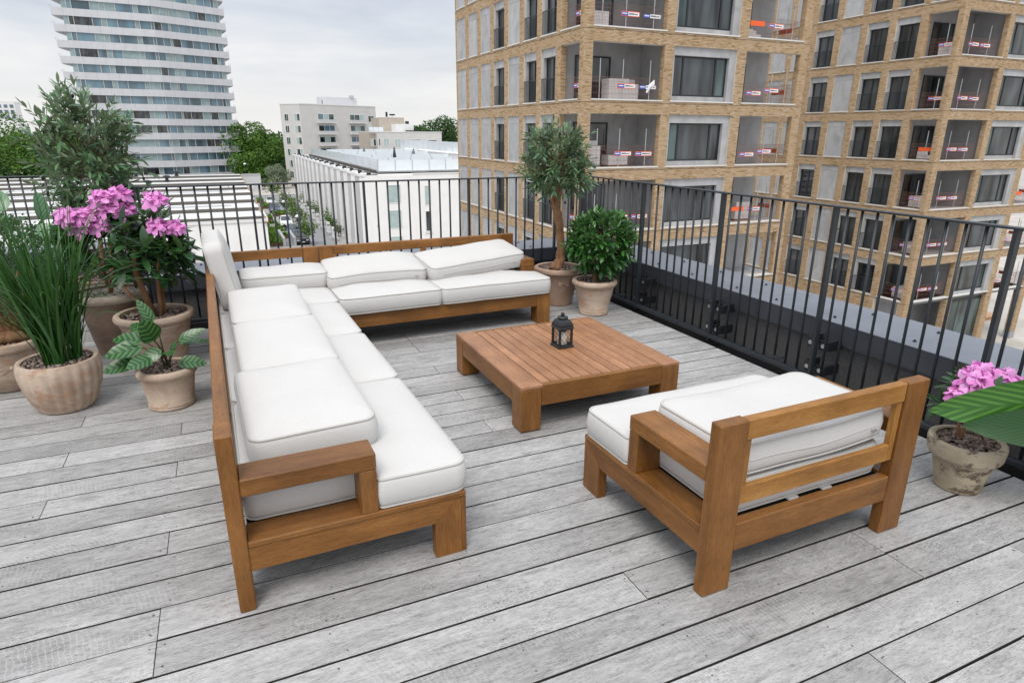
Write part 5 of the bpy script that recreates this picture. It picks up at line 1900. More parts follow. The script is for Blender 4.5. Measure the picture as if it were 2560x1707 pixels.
SG = 'white seat cushions of the corner sofa'
BG = 'white back cushions lying on the corner sofa'
sz0, sh = .276, .118
cushion('seat_cushion', 'nearest white seat cushion of the long sofa, notched round the arm', SG, TM(SM, 0, 0, sz0), [(.062, .130), (.513, .130), (.513, .010), (.858, .010), (.858, .985), (.062, .985)], sh, .024, [.04, .02, .02, .05, .04, .04], (.60, .55), None, 1)
cushion('seat_cushion', 'second white seat cushion of the long sofa, counted from the near arm', SG, TM(SM, 0, 0, sz0), rect(.062, .862, .992, 1.832), sh, .026, .045, None, None, 2)
cushion('seat_cushion', 'third white seat cushion of the long sofa, next to the corner seat', SG, TM(SM, 0, 0, sz0), rect(.062, .860, 1.840, 2.668), sh, .026, .045, None, None, 3)
cushion('seat_cushion', 'white seat cushion in the inner corner of the sofa', SG, TM(SM, 0, 0, sz0), rect(.062, .872, 2.676, 3.470), sh, .022, .045, None, None, 4)
cushion('seat_cushion', 'white seat cushion in the middle of the far sofa part', SG, TM(SM, 0, 0, sz0), rect(.885, 1.690, 2.690, 3.470), sh + .006, .026, .045, None, None, 5)
cushion('seat_cushion', 'white seat cushion at the right end of the far sofa, near the olive pot', SG, TM(SM, 0, 0, sz0), [(1.698, 2.690), (2.690, 2.690), (2.690, 3.025), (2.560, 3.025), (2.560, 3.470), (1.698, 3.470)], sh + .006, .026, [.045, .05, .03, .02, .03, .04], (2.1, 2.95), None, 6)
bh = .120
zt_ = sz0 + sh + .022
cushion('back_cushion', 'loose white back cushion lying nearest, against the near arm', BG, TM(SM, .345, .628, zt_, .02, -.015, .02), rect(-.245, .225, -.375, .365), bh, .030, .05, None, None, 7)
cushion('back_cushion', 'loose white back cushion lying second from the near arm', BG, TM(SM, .350, 1.415, zt_, .035, -.01, .0), rect(-.225, .225, -.395, .400), bh, .030, .05, None, None, 8)
cushion('back_cushion', 'loose white back cushion lying third from the near arm', BG, TM(SM, .350, 2.300, zt_, .03, -.01, -.01), rect(-.225, .225, -.400, .400), bh, .030, .05, None, None, 9)
M_ = SM @ Matrix.Translation((.085, 3.05, zt_ - .012)) @ Matrix.Rotation(math.radians(80), 4, 'Y') @ Matrix.Translation((-.46, 0, 0))
cushion('back_cushion', 'white back cushion standing upright in the sofa corner', BG, M_, rect(0.0, .46, -.37, .37), bh, .034, .06, None, None, 10)
cushion('back_cushion', 'white back cushion lying along the far back in the sofa corner', BG, TM(SM, .565, 3.315, zt_ - .005, .06, 0, 0), rect(-.325, .315, -.165, .175), bh, .026, .05, None, None, 11)
cushion('back_cushion', 'white back cushion with zip resting in the middle of the far sofa', BG, TM(SM, 1.285, 3.275, zt_ + .012, .19, -.01, -.01), rect(-.405, .405, -.200, .225), bh, .032, .05, None, ((-.33, -.200), (.33, -.200), 0, -1), 12, lambda x, y: -.02 * (x / .4) ** 2)
cushion('back_cushion', 'white back cushion with zip tilted up against the right end of the far sofa', BG, TM(SM, 2.145, 3.235, zt_ + .036, .16, -.062, .10), rect(-.455, .455, -.205, .225), bh, .032, .05, None, ((-.36, -.205), (.36, -.205), 0, -1), 13)
cushion('seat_cushion', 'white seat cushion of the armchair, reaching past its arms', 'cushions of the armchair', TM(CM, 0, 0, .276), [(.132, .060), (.932, .060), (.932, .512), (1.058, .512), (1.058, .855), (.006, .855), (.006, .512), (.132, .512)], sh + .004, .026, [.05, .05, .02, .02, .05, .05, .02, .02], (.53, .66), None, 14)
cushion('back_cushion', 'loose white back cushion lying on the armchair seat', 'cushions of the armchair', TM(CM, .535, .285, .418, -.02, 0, -.01), rect(-.395, .395, -.225, .235), bh, .026, .055, None, ((-.33, -.225), (.33, -.225), 0, -1), 15, lambda x, y: .022 * (x / .39) ** 2 * (1 if x > 0 else .2))

# --- lantern
LX_, LY_, LZ = 1.893, 3.453, .2762
lan = thing('lantern', 'small black metal lantern with lattice windows standing on the coffee table', 'lantern', (LX_, LY_, LZ), .05)
lw = .051
m = MB().cbox(-lw - .006, lw + .006, -lw - .006, lw + .006, 0, .014, .003)
m.build('base', BLACK, lan)
hb_ = .014
ht_ = .128
for sx in (-1, 1):
    for sy in (-1, 1):
        MB().cbox(sx * (lw - .007) - .007, sx * (lw - .007) + .007, sy * (lw - .007) - .007, sy * (lw - .007) + .007, hb_, ht_, .002).build('corner_post', BLACK, lan)
for k in range(4):
    Mk = Matrix.Rotation(k * PI / 2, 4, 'Z')
    g = MB()
    g.box(-lw + .014, lw - .014, -lw + .002, -lw + .006, ht_ - .008, ht_, Mk).box(-lw + .014, lw - .014, -lw + .002, -lw + .006, hb_, hb_ + .008, Mk)
    nx = 3
    w2 = lw - .014
    for i in range(-5, 6):
        for s in (-1, 1):
            x0, z0 = i * w2 * 2 / nx, hb_
            pts = []
            for t in np.linspace(0, 1, 25):
                zz = lerp(hb_ + .006, ht_ - .006, t)
                xx = x0 + s * (zz - hb_) * .66
                if abs(xx) <= w2:
                    pts.append((xx, -lw + .004, zz))
            if len(pts) > 2:
                g.tube([tuple(Mk @ Vector(pts[0])), tuple(Mk @ Vector(pts[-1]))], .0011, 4)
    g.build('lattice', BLACK, lan)
m = MB()
pr = [(lw + .005, ht_), (lw + .006, ht_ + .004), (lw + .001, ht_ + .007), (lw - .001, ht_ + .024), (lw - .006, ht_ + .038), (lw - .013, ht_ + .050), (lw - .019, ht_ + .056)]
V = []
for (q, z) in pr:
    V += [(-q, -q, z), (q, -q, z), (q, q, z), (-q, q, z)]
Fc = [tuple(reversed(range(4))), tuple(4 * (len(pr) - 1) + i for i in range(4))]
for i in range(len(pr) - 1):
    for k in range(4):
        Fc.append((4 * i + k, 4 * i + (k + 1) % 4, 4 * i + 4 + (k + 1) % 4, 4 * i + 4 + k))
MB().add(V, Fc).build('roof', BLACK, lan)
MB().lathe([(.031, ht_ + .0565), (.034, ht_ + .058), (.034, ht_ + .070), (.020, ht_ + .072), (.019, ht_ + .074)], 20).build('collar', BLACK, lan, True)
MB().lathe([(.011, ht_ + .0745), (.012, ht_ + .077), (.012, ht_ + .094), (.010, ht_ + .097)], 16).build('finial', BLACK, lan, True)
cd = MB().lathe([(.030, 0), (.032, .003), (.032, .085), (.028, .088), (.006, .084)], 20).build('candle', CANDLE, None, True, (LX_, LY_, LZ + .0145))
tag(cd, 'pale pillar candle standing inside the black lantern', 'candle')

# ------------------------------------------------------------------ pots and plants


def pebbles(parent, R, z, n, size, seed):
    g = np.random.default_rng(seed)
    iv = np.array([(0, 0, 1), (.894, 0, .447), (.276, .851, .447), (-.724, .526, .447), (-.724, -.526, .447), (.276, -.851, .447), (.724, .526, -.447), (-.276, .851, -.447), (-.894, 0, -.447), (-.276, -.851, -.447), (.724, -.526, -.447), (0, 0, -1)])
    ff = np.array([(0, 1, 2), (0, 2, 3), (0, 3, 4), (0, 4, 5), (0, 5, 1), (1, 6, 2), (2, 7, 3), (3, 8, 4), (4, 9, 5), (5, 10, 1), (6, 7, 2), (7, 8, 3), (8, 9, 4), (9, 10, 5), (10, 6, 1), (6, 11, 7), (7, 11, 8), (8, 11, 9), (9, 11, 10), (10, 11, 6)])
    a = g.uniform(0, 2 * PI, n)
    r = R * np.sqrt(g.uniform(0, 1, n))
    P = np.stack([r * np.cos(a), r * np.sin(a), z + g.uniform(-size * .4, size * .7, n)], 1)
    sc = size * g.uniform(.6, 1.25, (n, 3))
    sc[:, 2] *= .75
    V = (iv[None] * sc[:, None] + P[:, None]).reshape(-1, 3)
    Fc = (ff[None] + 12 * np.arange(n)[:, None, None]).reshape(-1, 3)
    o = link('pebbles', np_mesh('pebbles', V, Fc, PEB, True), parent)
    o['kind'] = 'stuff'
    MB().lathe([(R * 1.0, z - .02), (R, z - .006)], 24).build('soil', UNDER, parent)
    return o


def pot(label, x, y, prof, mat, R, zsoil, peb=260, psize=.011, wob=None, seed=1, rim=None, n=56):
    t = thing('plant_pot', label, 'plant pot', (x, y, 0), seed * .9, 'terracotta plant pots')
    top = prof[-1]
    inner = [(top[0] - .012, top[1] + .002), (top[0] - .024, top[1] - .004), (R + .004, zsoil - .03)]
    pb = MB().lathe(prof + inner, n, wob=wob).build('pot_body', mat, t, True)
    pb.data.set_sharp_from_angle(angle=math.radians(38))
    if rim:
        MB().lathe(rim, n).build('rim', POT_RIM if mat is not POT_D else POT_D, t, True)
    pebbles(t, R, zsoil, peb, psize, seed)
    return t


def leaf_arr(L, Wd, seg=5, fold=.18, droop=.15, kind='lens', wave=0.0):
    """leaf along +Y, normal +Z; returns verts, quad faces, uv"""
    V, U = [], []
    for i in range(seg + 1):
        t = i / seg
        if kind == 'lens':
            wv = math.sin(PI * min(1, t * .97 + .015)) ** .8
        elif kind == 'ovate':
            wv = math.sin(PI * t ** .75) ** .7
        elif kind == 'blade':
            wv = (1 - t ** 3) * (.55 + .45 * min(1, t * 3))
        else:
            wv = math.sin(PI * t ** 1.2) ** .65
        wv = max(wv, .02)
        y = L * t
        z = -droop * L * t * t
        for s in (-1, 0, 1):
            V.append((s * Wd / 2 * wv, y, z + abs(s) * fold * Wd * wv * .5 + wave * Wd * math.sin(t * 17 + s * 2) * abs(s)))
            U.append((.5 + s * .5 * wv, t))
    Fc = []
    for i in range(seg):
        for s in (0, 1):
            a = i * 3 + s
            Fc.append((a, a + 1, a + 4, a + 3))
    return np.array(V), np.array(Fc), np.array(U)


def frames(P, D, roll, N0=None):
    """matrices with Y along D and Z roughly up, rolled"""
    D = D / np.linalg.norm(D, axis=1)[:, None]
    up = np.tile(np.array([0, 0, 1.0]), (len(D), 1)) if N0 is None else N0
    X = np.cross(D, up)
    ln = np.linalg.norm(X, axis=1)[:, None]
    X = np.where(ln > 1e-5, X / np.maximum(ln, 1e-9), np.array([1.0, 0, 0]))
    Z = np.cross(X, D)
    c, s = np.cos(roll)[:, None], np.sin(roll)[:, None]
    X2, Z2 = X * c + Z * s, -X * s + Z * c
    M = np.zeros((len(D), 4, 4))
    M[:, :3, 0], M[:, :3, 1], M[:, :3, 2], M[:, :3, 3] = X2, D, Z2, P
    M[:, 3, 3] = 1
    return M


def uvset(me, U, Fc, n):
    uvl = me.uv_layers.new(name='UVMap')
    idx = Fc.ravel()
    uv = np.tile(U, (n, 1))[idx]
    uvl.data.foreach_set('uv', uv.astype(np.float32).ravel())


def place_leaves(root, name, tmpls, M, sc, mat, singles=300, stuffname='foliage'):
    """the leaves nearest to the viewer become parts of their own; the rest are joined"""
    base = np.array(root.matrix_basis.translation) if root.parent is None else np.zeros(3)
    n = len(M)
    d = np.linalg.norm(M[:, :3, 3] + base - CAM, axis=1) - sc * .5
    order = np.argsort(d)
    ns = min(singles, n)
    which = np.arange(n) % len(tmpls)
    mes = []
    for (V, Fc, U) in tmpls:
        me = np_mesh(name, V, Fc, mat, True)
        uvset(me, U, Fc, 1)
        mes.append(me)
    for i in order[:ns]:
        o = bpy.data.objects.new(name, mes[which[i]])
        C.objects.link(o)
        o.parent = root
        o.matrix_local = Matrix(M[i].tolist()) @ Matrix.Diagonal((sc[i], sc[i], sc[i], 1))
    rest = order[ns:]
    if len(rest):
        AV, AF, AU, offv = [], [], [], 0
        for k, (V, Fc, U) in enumerate(tmpls):
            r = rest[which[rest] == k]
            if not len(r):
                continue
            W_ = np.einsum('nij,vj->nvi', M[r][:, :3, :3], V) * sc[r][:, None, None] + M[r][:, None, :3, 3]
            AV.append(W_.reshape(-1, 3))
            AF.append((Fc[None] + offv + len(V) * np.arange(len(r))[:, None, None]).reshape(-1, 4))
            AU.append(np.tile(U, (len(r), 1)))
            offv += len(V) * len(r)
        AV, AF, AU = np.vstack(AV), np.vstack(AF), np.vstack(AU)
        me = np_mesh(stuffname, AV, AF, mat, True)
        uvl = me.uv_layers.new(name='UVMap')
        uvl.data.foreach_set('uv', AU[AF.ravel()].astype(np.float32).ravel())
        o = link(stuffname, me, root)
        o['kind'] = 'stuff'


def twig_leaves(g, P0, D0, L, pairs, ang, lens, jitter=.25):
    """leaves in pairs along a twig"""
    P, D, S_ = [], [], []
    ref = np.cross(D0, g.normal(size=3))
    ref /= np.linalg.norm(ref)
    bi = np.cross(D0, ref)
    for k in range(pairs):
        t = (k + .6) / pairs
        a0 = k * PI / 2 + g.normal() * .3
        for s in (0, PI):
            a = a0 + s
            side = ref * math.cos(a) + bi * math.sin(a)
            th = ang * (1 - .45 * t) + g.normal() * .12
            dd = D0 * math.cos(th) + side * math.sin(th) + g.normal(size=3) * jitter * .25
            P.append(P0 + D0 * L * t)
            D.append(dd)
            S_.append(lens * g.uniform(.7, 1.15) * (1 - .25 * t))
    P.append(P0 + D0 * L)
    D.append(D0 + g.normal(size=3) * .1)
    S_.append(lens * .8)
    return P, D, S_


def olive(label, x, y, zbase, crown_c, crown_r, trunk, limbs, ntw, seed, lean=(0, 0), leaf=.085, droopers=0):
    g = np.random.default_rng(seed)
    t = thing('olive_tree', label, 'olive tree', (x, y, zbase), 0, 'potted olive trees')
    m = MB()
    for pts, rad in trunk:
        pp = []
        rr = []
        for i in range(len(pts) - 1):
            for q in np.linspace(0, 1, 6, endpoint=False):
                a, b = np.array(pts[i]), np.array(pts[i + 1])
                pp.append(a + (b - a) * q + g.normal(scale=.003, size=3))
                rr.append(lerp(rad[i], rad[i + 1], q) * g.uniform(.93, 1.07))
        pp.append(np.array(pts[-1]))
        rr.append(rad[-1])
        m.tube(pp, rr, 12)
    m.build('trunk', BARK, t, True)
    tw = MB()
    P, D, S_ = [], [], []
    cc, cr = np.array(crown_c), np.array(crown_r)
    for i in range(ntw):
        while True:
            d = g.normal(size=3)
            d /= np.linalg.norm(d)
            if d[2] > -.75:
                break
        rad = g.uniform(.45, .97) ** .7
        p = cc + d * cr * rad
        dirv = d * .75 + np.array([0, 0, .22]) + g.normal(size=3) * .5
        if i < droopers:
            dirv = d * np.array([1, 1, 0]) + np.array([0, 0, -.5]) + g.normal(size=3) * .2
        dirv /= np.linalg.norm(dirv)
        L = g.uniform(.13, .26) * (leaf / .085)
        p0 = p - dirv * L * .5
        inner = cc + (p0 - cc) * .35 + np.array([0, 0, -.12 * cr[2]])
        mid = (inner + p0) / 2 + g.normal(size=3) * .02
        if i % 2 == 0:
            tw.tube([inner, mid, p0, p0 + dirv * L], [.0065, .005, .0035, .0015], 5)
        else:
            tw.tube([p0 - dirv * .05, p0 + dirv * L], [.003, .0014], 4)
        a, b, c = twig_leaves(g, p0, dirv, L, int(g.integers(5, 9)), .85, 1.0)
        P += a
        D += b
        S_ += c
    tw.build('branches', TWIG, t)
    P, D, S_ = np.array(P), np.array(D), np.array(S_)
    M = frames(P, D, g.normal(scale=.6, size=len(P)))
    tm = [leaf_arr(leaf, leaf * .27, 4, .25, dr_, 'lens') for dr_ in (.08, .25, -.1)]
    place_leaves(t, 'leaf', tm, M, S_, L_OLIVE)
    om = MB().lathe([(.001, -.016), (.007, -.012), (.0105, 0), (.008, .011), (.001, .016)], 8).mesh('olive', OLIVEF, True)
    for i in range(26):
        d = g.normal(size=3)
        d /= np.linalg.norm(d)
        link('olive', om, t, tuple(cc + d * cr * .98))
    return t


# left group of pots
fl = [(.10, 0), (.145, .006), (.170, .05), (.198, .13), (.213, .21), (.214, .27), (.208, .300), (.206, .308)]
pot('round fluted terracotta bowl with tall grass on the left', -1.035, 4.36, fl, POT_A, .186, .285, 330, .0125, lambda a, z: 1 + .045 * (abs(math.sin(a * 11)) - .6) * (1 if .01 < z < .30 else .3), 1, n=120)
cal = [(.118, 0), (.128, .004), (.131, .016), (.127, .024), (.132, .030), (.128, .040), (.140, .13), (.150, .195), (.156, .202), (.166, .212), (.170, .228), (.166, .244), (.160, .250)]
pot('small ringed terracotta pot holding the striped-leaf plant', -.452, 4.135, cal, POT_A, .140, .232, 300, .0115, None, 2)
rel = [(.150, 0), (.165, .01), (.195, .10), (.212, .20), (.218, .255), (.214, .262), (.228, .270), (.246, .285), (.250, .305), (.244, .322), (.232, .328)]
pr_ = pot('wide terracotta pot with leaf relief holding the boxwood at the left edge', -1.432, 4.90, rel, POT_A, .215, .300, 340, .0115, None, 3)
brown = [(.130, 0), (.140, .006), (.165, .14), (.190, .28), (.205, .39), (.206, .405), (.226, .415), (.243, .430), (.246, .450), (.240, .466), (.230, .472)]
pot('tall brown terracotta pot at the back of the left group', -.875, 5.42, brown, POT_B, .212, .440, 320, .0125, None, 4, [(.207, .404), (.229, .414), (.247, .430), (.2495, .450), (.243, .468), (.230, .475), (.214, .470), (.213, .45)])
fr = [(.150, 0), (.162, .006), (.185, .11), (.210, .24), (.222, .300), (.228, .306), (.224, .318), (.240, .330), (.255, .345), (.258, .362), (.252, .378), (.240, .384)]
pot('pale terracotta pot behind the striped-leaf plant, with woody flowering stems', -.560, 4.985, fr, POT_A, .222, .352, 340, .0125, None, 5)
pot('dark pot half hidden behind the left group, holding the tall olive tree', -1.05, 6.30, [(.14, 0), (.16, .01), (.20, .35), (.215, .40), (.205, .41)], POT_B, .185, .38, 120, .012, None, 6)
pot('pot hidden at the far left behind the boxwood, holding the pale big-leaf plant', -1.62, 5.85, [(.12, 0), (.14, .01), (.17, .28), (.18, .33), (.17, .34)], POT_D, .15, .31, 120, .012, None, 7)
# right group
ol = [(.130, 0), (.140, .006), (.165, .14), (.188, .255), (.200, .290), (.204, .302), (.224, .312), (.240, .326), (.243, .344), (.236, .360), (.224, .366)]
po_ = pot('large pinkish terracotta pot with leaf relief under the olive tree by the corner', 2.885, 5.375, ol, POT_D, .205, .338, 300, .0105, None, 8)
ba = [(.125, 0), (.136, .004), (.139, .018), (.135, .026), (.139, .034), (.135, .044), (.155, .14), (.175, .235), (.178, .248), (.184, .254), (.180, .262), (.196, .270), (.206, .284), (.208, .300), (.202, .314), (.192, .320)]
pot('pale terracotta pot with round rim under the clipped bay ball', 3.02, 4.92, ba, POT_A, .176, .296, 300, .0105, None, 9)
rg = [(.086, 0), (.095, .004), (.112, .09), (.126, .155), (.128, .160), (.126, .166), (.148, .172), (.153, .182), (.158, .235), (.156, .246), (.150, .250)]
pot('weathered pot with dark flaking stains at the right edge', 3.035, 1.575, rg, POT_C, .132, .226, 330, .0120, None, 10)


def relief(parent, R, z, n, mat, size, tilt=.9):
    V, Fc, U = leaf_arr(size, size * .42, 4, -.5, .0, 'lens')
    me = np_mesh('relief_leaf', V, Fc, mat, True)
    bud = MB().lathe([(.016, 0), (.015, .006), (.008, .012)], 10).mesh('relief_bud', mat, True)
    for i in range(n):
        a = 2 * PI * i / n
        base = Vector((math.cos(a) * (R + .003), math.sin(a) * (R + .003), z))
        out = Vector((math.cos(a), math.sin(a), 0))
        tan = Vector((-math.sin(a), math.cos(a), 0))
        for s in (-1, 1):
            for q in (0.35, -.1, -.5):
                d = (tan * s + Vector((0, 0, q)) - out * .05).normalized()
                xx = d.cross(out).normalized()
                M = Matrix(((xx.x, d.x, out.x, base.x), (xx.y, d.y, out.y, base.y), (xx.z, d.z, out.z, base.z), (0, 0, 0, 1)))
                link('relief_leaf', me, parent, None, M)
        M = out.to_track_quat('Z', 'Y').to_matrix().to_4x4()
        M.translation = base
        link('relief_bud', bud, parent, None, M)


relief(po_, .183, .235, 7, POT_D, .060)
relief(pr_, .207, .175, 8, POT_A, .075)

# olive trees
olive('tall bushy olive tree at the far left behind the flowers, in front of the tower', -1.05, 6.25, .40,
      (.115, -.1, .93), (.37, .33, .54), [([(.10, 0, 0), (.13, 0, .35), (.10, 0, .75), (.13, .03, 1.15)], [.030, .026, .020, .010]), ([(.02, 0, 0), (.06, 0, .4), (.16, .02, .8), (.02, .0, 1.2)], [.020, .017, .013, .007])], None, 158, 4, leaf=.105, droopers=14)
olive('slender olive tree with a bare reddish trunk by the railing corner', 2.885, 5.375, .335,
      (-.055, -.02, .98), (.305, .29, .36), [([(-.03, 0, 0), (.02, 0, .10), (.015, 0, .28), (-.02, 0, .50), (-.06, 0, .62)], [.062, .046, .040, .040, .036]), ([(-.06, 0, .60), (-.12, 0, .75), (-.16, .02, .95)], [.022, .018, .010]), ([(-.05, 0, .60), (-.01, 0, .78), (.02, .0, 1.1)], [.030, .026, .013])], None, 175, 8, leaf=.084, droopers=10)

# bay ball
g = np.random.default_rng(12)
bay = thing('bay_tree', 'clipped round bay tree with glossy dark green leaves by the right railing', 'bay tree', (3.02, 4.92, .29), 0)
MB().tube([(0, 0, 0), (.004, 0, .08), (0, .003, .18), (0, 0, .34)], [.030, .026, .024, .020], 12).build('trunk', BARK, bay, True)
P, D, S_ = [], [], []
bc, br_ = np.array([.045, 0, .365]), np.array([.290, .28, .265])
tw = MB()
for i in range(300):
    d = g.normal(size=3)
    d /= np.linalg.norm(d)
    rad = g.uniform(.74, .97)
    p = bc + d * br_ * rad
    dv = d + np.array([0, 0, .18]) + g.normal(size=3) * .2
    dv /= np.linalg.norm(dv)
    if i % 3 == 0:
        tw.tube([(0, 0, .28), tuple(bc * .5 + p * .5), tuple(p)], [.006, .004, .002], 4)
    for k in range(8):
        a = k * 2.4
        ref = np.cross(dv, [0.3, .5, .8])
        ref /= np.linalg.norm(ref)
        bi = np.cross(dv, ref)
        th = 1.15 - .10 * k + g.normal() * .12
        P.append(p - dv * .035 + dv * .01 * k)
        D.append(dv * math.cos(th) + (ref * math.cos(a) + bi * math.sin(a)) * math.sin(th))
        S_.append(g.uniform(.75, 1.2))
tw.build('branches', TWIG, bay)
P, D, S_ = np.array(P), np.array(D), np.array(S_)
place_leaves(bay, 'leaf', [leaf_arr(.074, .029, 4, .3, q, 'lens') for q in (.05, .15, .25)], frames(P, D, g.normal(scale=.4, size=len(P))), S_, L_BAY)

# rhododendrons


def flower(parent, c, R, seed, name='flower_cluster'):
    g = np.random.default_rng(seed)
    V0, F0, U0 = leaf_arr(1.0, .62, 5, -.2, .45, 'petal', .12)
    Vs, Fs, o_ = [], [], 0
    sv = MB()
    nf = 8
    for i in range(nf):
        d = np.array([math.cos(i * 2.4), math.sin(i * 2.4), 0]) * math.sqrt((i + .5) / nf) * 1.0
        d[2] = .25 + .9 * (1 - (i + .5) / nf)
        d += g.normal(size=3) * .12
        d /= np.linalg.norm(d)
        pc = d * R * .46
        ref = np.cross(d, [.2, .3, .9])
        ref /= np.linalg.norm(ref)
        bi = np.cross(d, ref)
        for k in range(5):
            a = k * 2 * PI / 5 + i
            s = ref * math.cos(a) + bi * math.sin(a)
            th = 1.02 + g.normal() * .16
            dd = d * math.cos(th) + s * math.sin(th)
            M = frames(pc[None], dd[None], np.array([g.normal() * .15]), (d - s * .3)[None])[0]
            L = R * g.uniform(.60, .80)
            Vs.append((V0 * L) @ M[:3, :3].T + M[:3, 3])
            Fs.append(F0 + o_)
            o_ += len(V0)
        for k in range(3):
            e = d + g.normal(size=3) * .25
            sv.tube([tuple(pc), tuple(pc + e / np.linalg.norm(e) * R * .42)], R * .012, 3)
    o = link(name, np_mesh(name, np.vstack(Vs), np.vstack(Fs), PETAL, True), parent, tuple(c))
    sv.build('stamens', STAMEN, o)
    return o


def rhodo(label, x, y, z, stems, whorls, flowers, seed, leaf=.160, group='pink flowering rhododendrons'):
    g = np.random.default_rng(seed)
    t = thing('rhododendron', label, 'rhododendron', (x, y, z), 0, group)
    m = MB()
    for pts, r in stems:
        m.tube(pts, [lerp(r, r * .5, i / (len(pts) - 1)) for i in range(len(pts))], 8)
    m.build('stems', BARK, t, True)
    P, D, S_ = [], [], []
    tw = MB()
    for (c, up) in whorls:
        c = np.array(c)
        up = np.array(up) / np.linalg.norm(up)
        ref = np.cross(up, [.31, .52, .79])
        ref /= np.linalg.norm(ref)
        bi = np.cross(up, ref)
        near = min((np.array(p) for pts, r in stems for p in pts[1:]), key=lambda q: np.linalg.norm(q - c))
        tw.tube([tuple(near), tuple((near + c) / 2 + g.normal(size=3) * .012), tuple(c)], [.006, .005, .004], 5)
        nl = int(g.integers(9, 13))
        for k in range(nl):
            a = k * 2.4 + g.normal() * .2
            th = 1.35 - .07 * k + g.normal() * .15
            P.append(c - up * .03 + up * .006 * k)
            D.append(up * math.cos(th) + (ref * math.cos(a) + bi * math.sin(a)) * math.sin(th))
            S_.append(g.uniform(.6, 1.05) * (1 if k < 8 else .6))
    tw.build('twigs', STEMG, t)
    P, D, S_ = np.array(P), np.array(D), np.array(S_)
    place_leaves(t, 'leaf', [leaf_arr(leaf, leaf * .33, 6, .22, q, 'lens') for q in (.10, .25, .02)], frames(P, D, g.normal(scale=.25, size=len(P))), S_, L_RHO)
    for i, (c, R) in enumerate(flowers):
        flower(t, c, R, seed * 10 + i)
    return t


def whorl_cloud(g, c, r, n, low=-.6):
    out = []
    while len(out) < n:
        d = g.normal(size=3)
        d /= np.linalg.norm(d)
        if d[2] < low:
            continue
        p = np.array(c) + d * np.array(r) * g.uniform(.55, .95)
        out.append((p, d * np.array([1, 1, .5]) + np.array([0, 0, .7])))
    return out


g = np.random.default_rng(77)
ra = (-.875, 5.42, .44)
wA = whorl_cloud(g, (.05, -.10, .36), (.34, .28, .28), 42, -.75)
FA_ = [(-.977, 1.028), (-.915, .955), (-.857, 1.035), (-.795, .955), (-.757, 1.142), (-.655, 1.165), (-.64, 1.062), (-.735, 1.075)]
fl_ = [((px - ra[0] + (0), 5.1 - ra[1], pz - ra[2]), .078) for px, pz in FA_]
wA += [((f[0][0] * .93, f[0][1] + .05, f[0][2] - .05), (f[0][0], -.3, .8)) for f in fl_]
fl_ = [(a, b * 1.22) for a, b in fl_]
rhodo('rhododendron with a dense crowd of pink blooms in the tall brown pot', *ra,
      [([(.0, 0, -.02), (.03, -.01, .10), (-.05, -.02, .25), (-.08, -.05, .40)], .018), ([(.02, 0, .05), (.08, -.05, .22), (.14, -.08, .40)], .014), ([(.0, -.02, .08), (.0, -.15, .3), (-.02, -.20, .45)], .012)], wA, fl_, 31)
rbp = (-.545, 4.985, .355)
wB = whorl_cloud(g, (.02, .0, .45), (.27, .24, .29), 40, -.75)
FB_ = [(-.425, 1.135), (-.435, .962), (-.335, .955)]
fl_ = [((px - rbp[0], 4.9 - rbp[1], pz - rbp[2]), .085 if i < 2 else .07) for i, (px, pz) in enumerate(FB_)]
wB += [((f[0][0] * .95, f[0][1] + .05, f[0][2] - .05), (f[0][0], -.3, .8)) for f in fl_]
fl_ = [(a, b * 1.15) for a, b in fl_]
rhodo('rhododendron with three pink blooms on bare woody stems in the pale pot', *rbp,
      [([(-.02, 0, -.02), (-.05, 0, .15), (-.09, 0, .35), (-.06, 0, .5)], .026), ([(.03, -.02, -.02), (.04, -.02, .18), (.06, 0, .34), (.10, .0, .5)], .018), ([(.0, .0, -.02), (-.13, .02, .14), (-.22, .02, .30)], .016), ([(.05, 0, -.02), (.06, .01, .2), (.0, -.05, .40)], .013)], wB, fl_, 32)
rcp = (3.035, 1.60, .23)
wC = whorl_cloud(g, (.06, .07, .17), (.19, .12, .10), 11, -.3)
fl_ = [((-.095, .0, .225), .075), ((-.03, .0, .285), .085), ((.055, .02, .305), .08), ((.31, .04, .23), .075)]
wC += [((f[0][0], f[0][1] + .02, f[0][2] - .05), (f[0][0], -.3, .8)) for f in fl_]
rhodo('small rhododendron with pink blooms beside the big leaf at the right edge', *rcp,
      [([(.0, .02, -.02), (.02, .04, .08), (.05, .06, .18)], .010), ([(.02, .02, -.02), (.12, .06, .10), (.24, .06, .16)], .009)], wC, fl_, 33, .115)

# boxwood
g = np.random.default_rng(15)
bx = thing('boxwood', 'dense small-leaved boxwood on twisted woody stems at the left edge', 'boxwood', (-1.37, 4.90, .30))
m = MB()
for i in range(9):
    a = i * .7
    m.tube([(.02 * math.cos(a), .02 * math.sin(a), 0), (.06 * math.cos(a + .5), .05 * math.sin(a + .5), .12), (.11 * math.cos(a), .10 * math.sin(a), .26), (.18 * math.cos(a - .3), .17 * math.sin(a - .3), .45)], [.026, .020, .014, .007], 7)
m.tube([(-.16, -.05, .02), (.0, -.06, .04), (.17, -.02, .03)], [.03, .045, .028], 8)
m.build('stems', BARK, bx, True)
n = 4200
d = g.normal(size=(n, 3))
d /= np.linalg.norm(d, axis=1)[:, None]
lum = 1 + .09 * np.sin(d[:, 0] * 7 + 1) * np.sin(d[:, 2] * 6) + .06 * np.sin(d[:, 1] * 11)
P = d * np.array([.31, .29, .30]) * (g.uniform(.80, 1.02, n) * lum)[:, None] + np.array([.0, 0, .50])
Dd = d * .6 + g.normal(size=(n, 3)) * .7
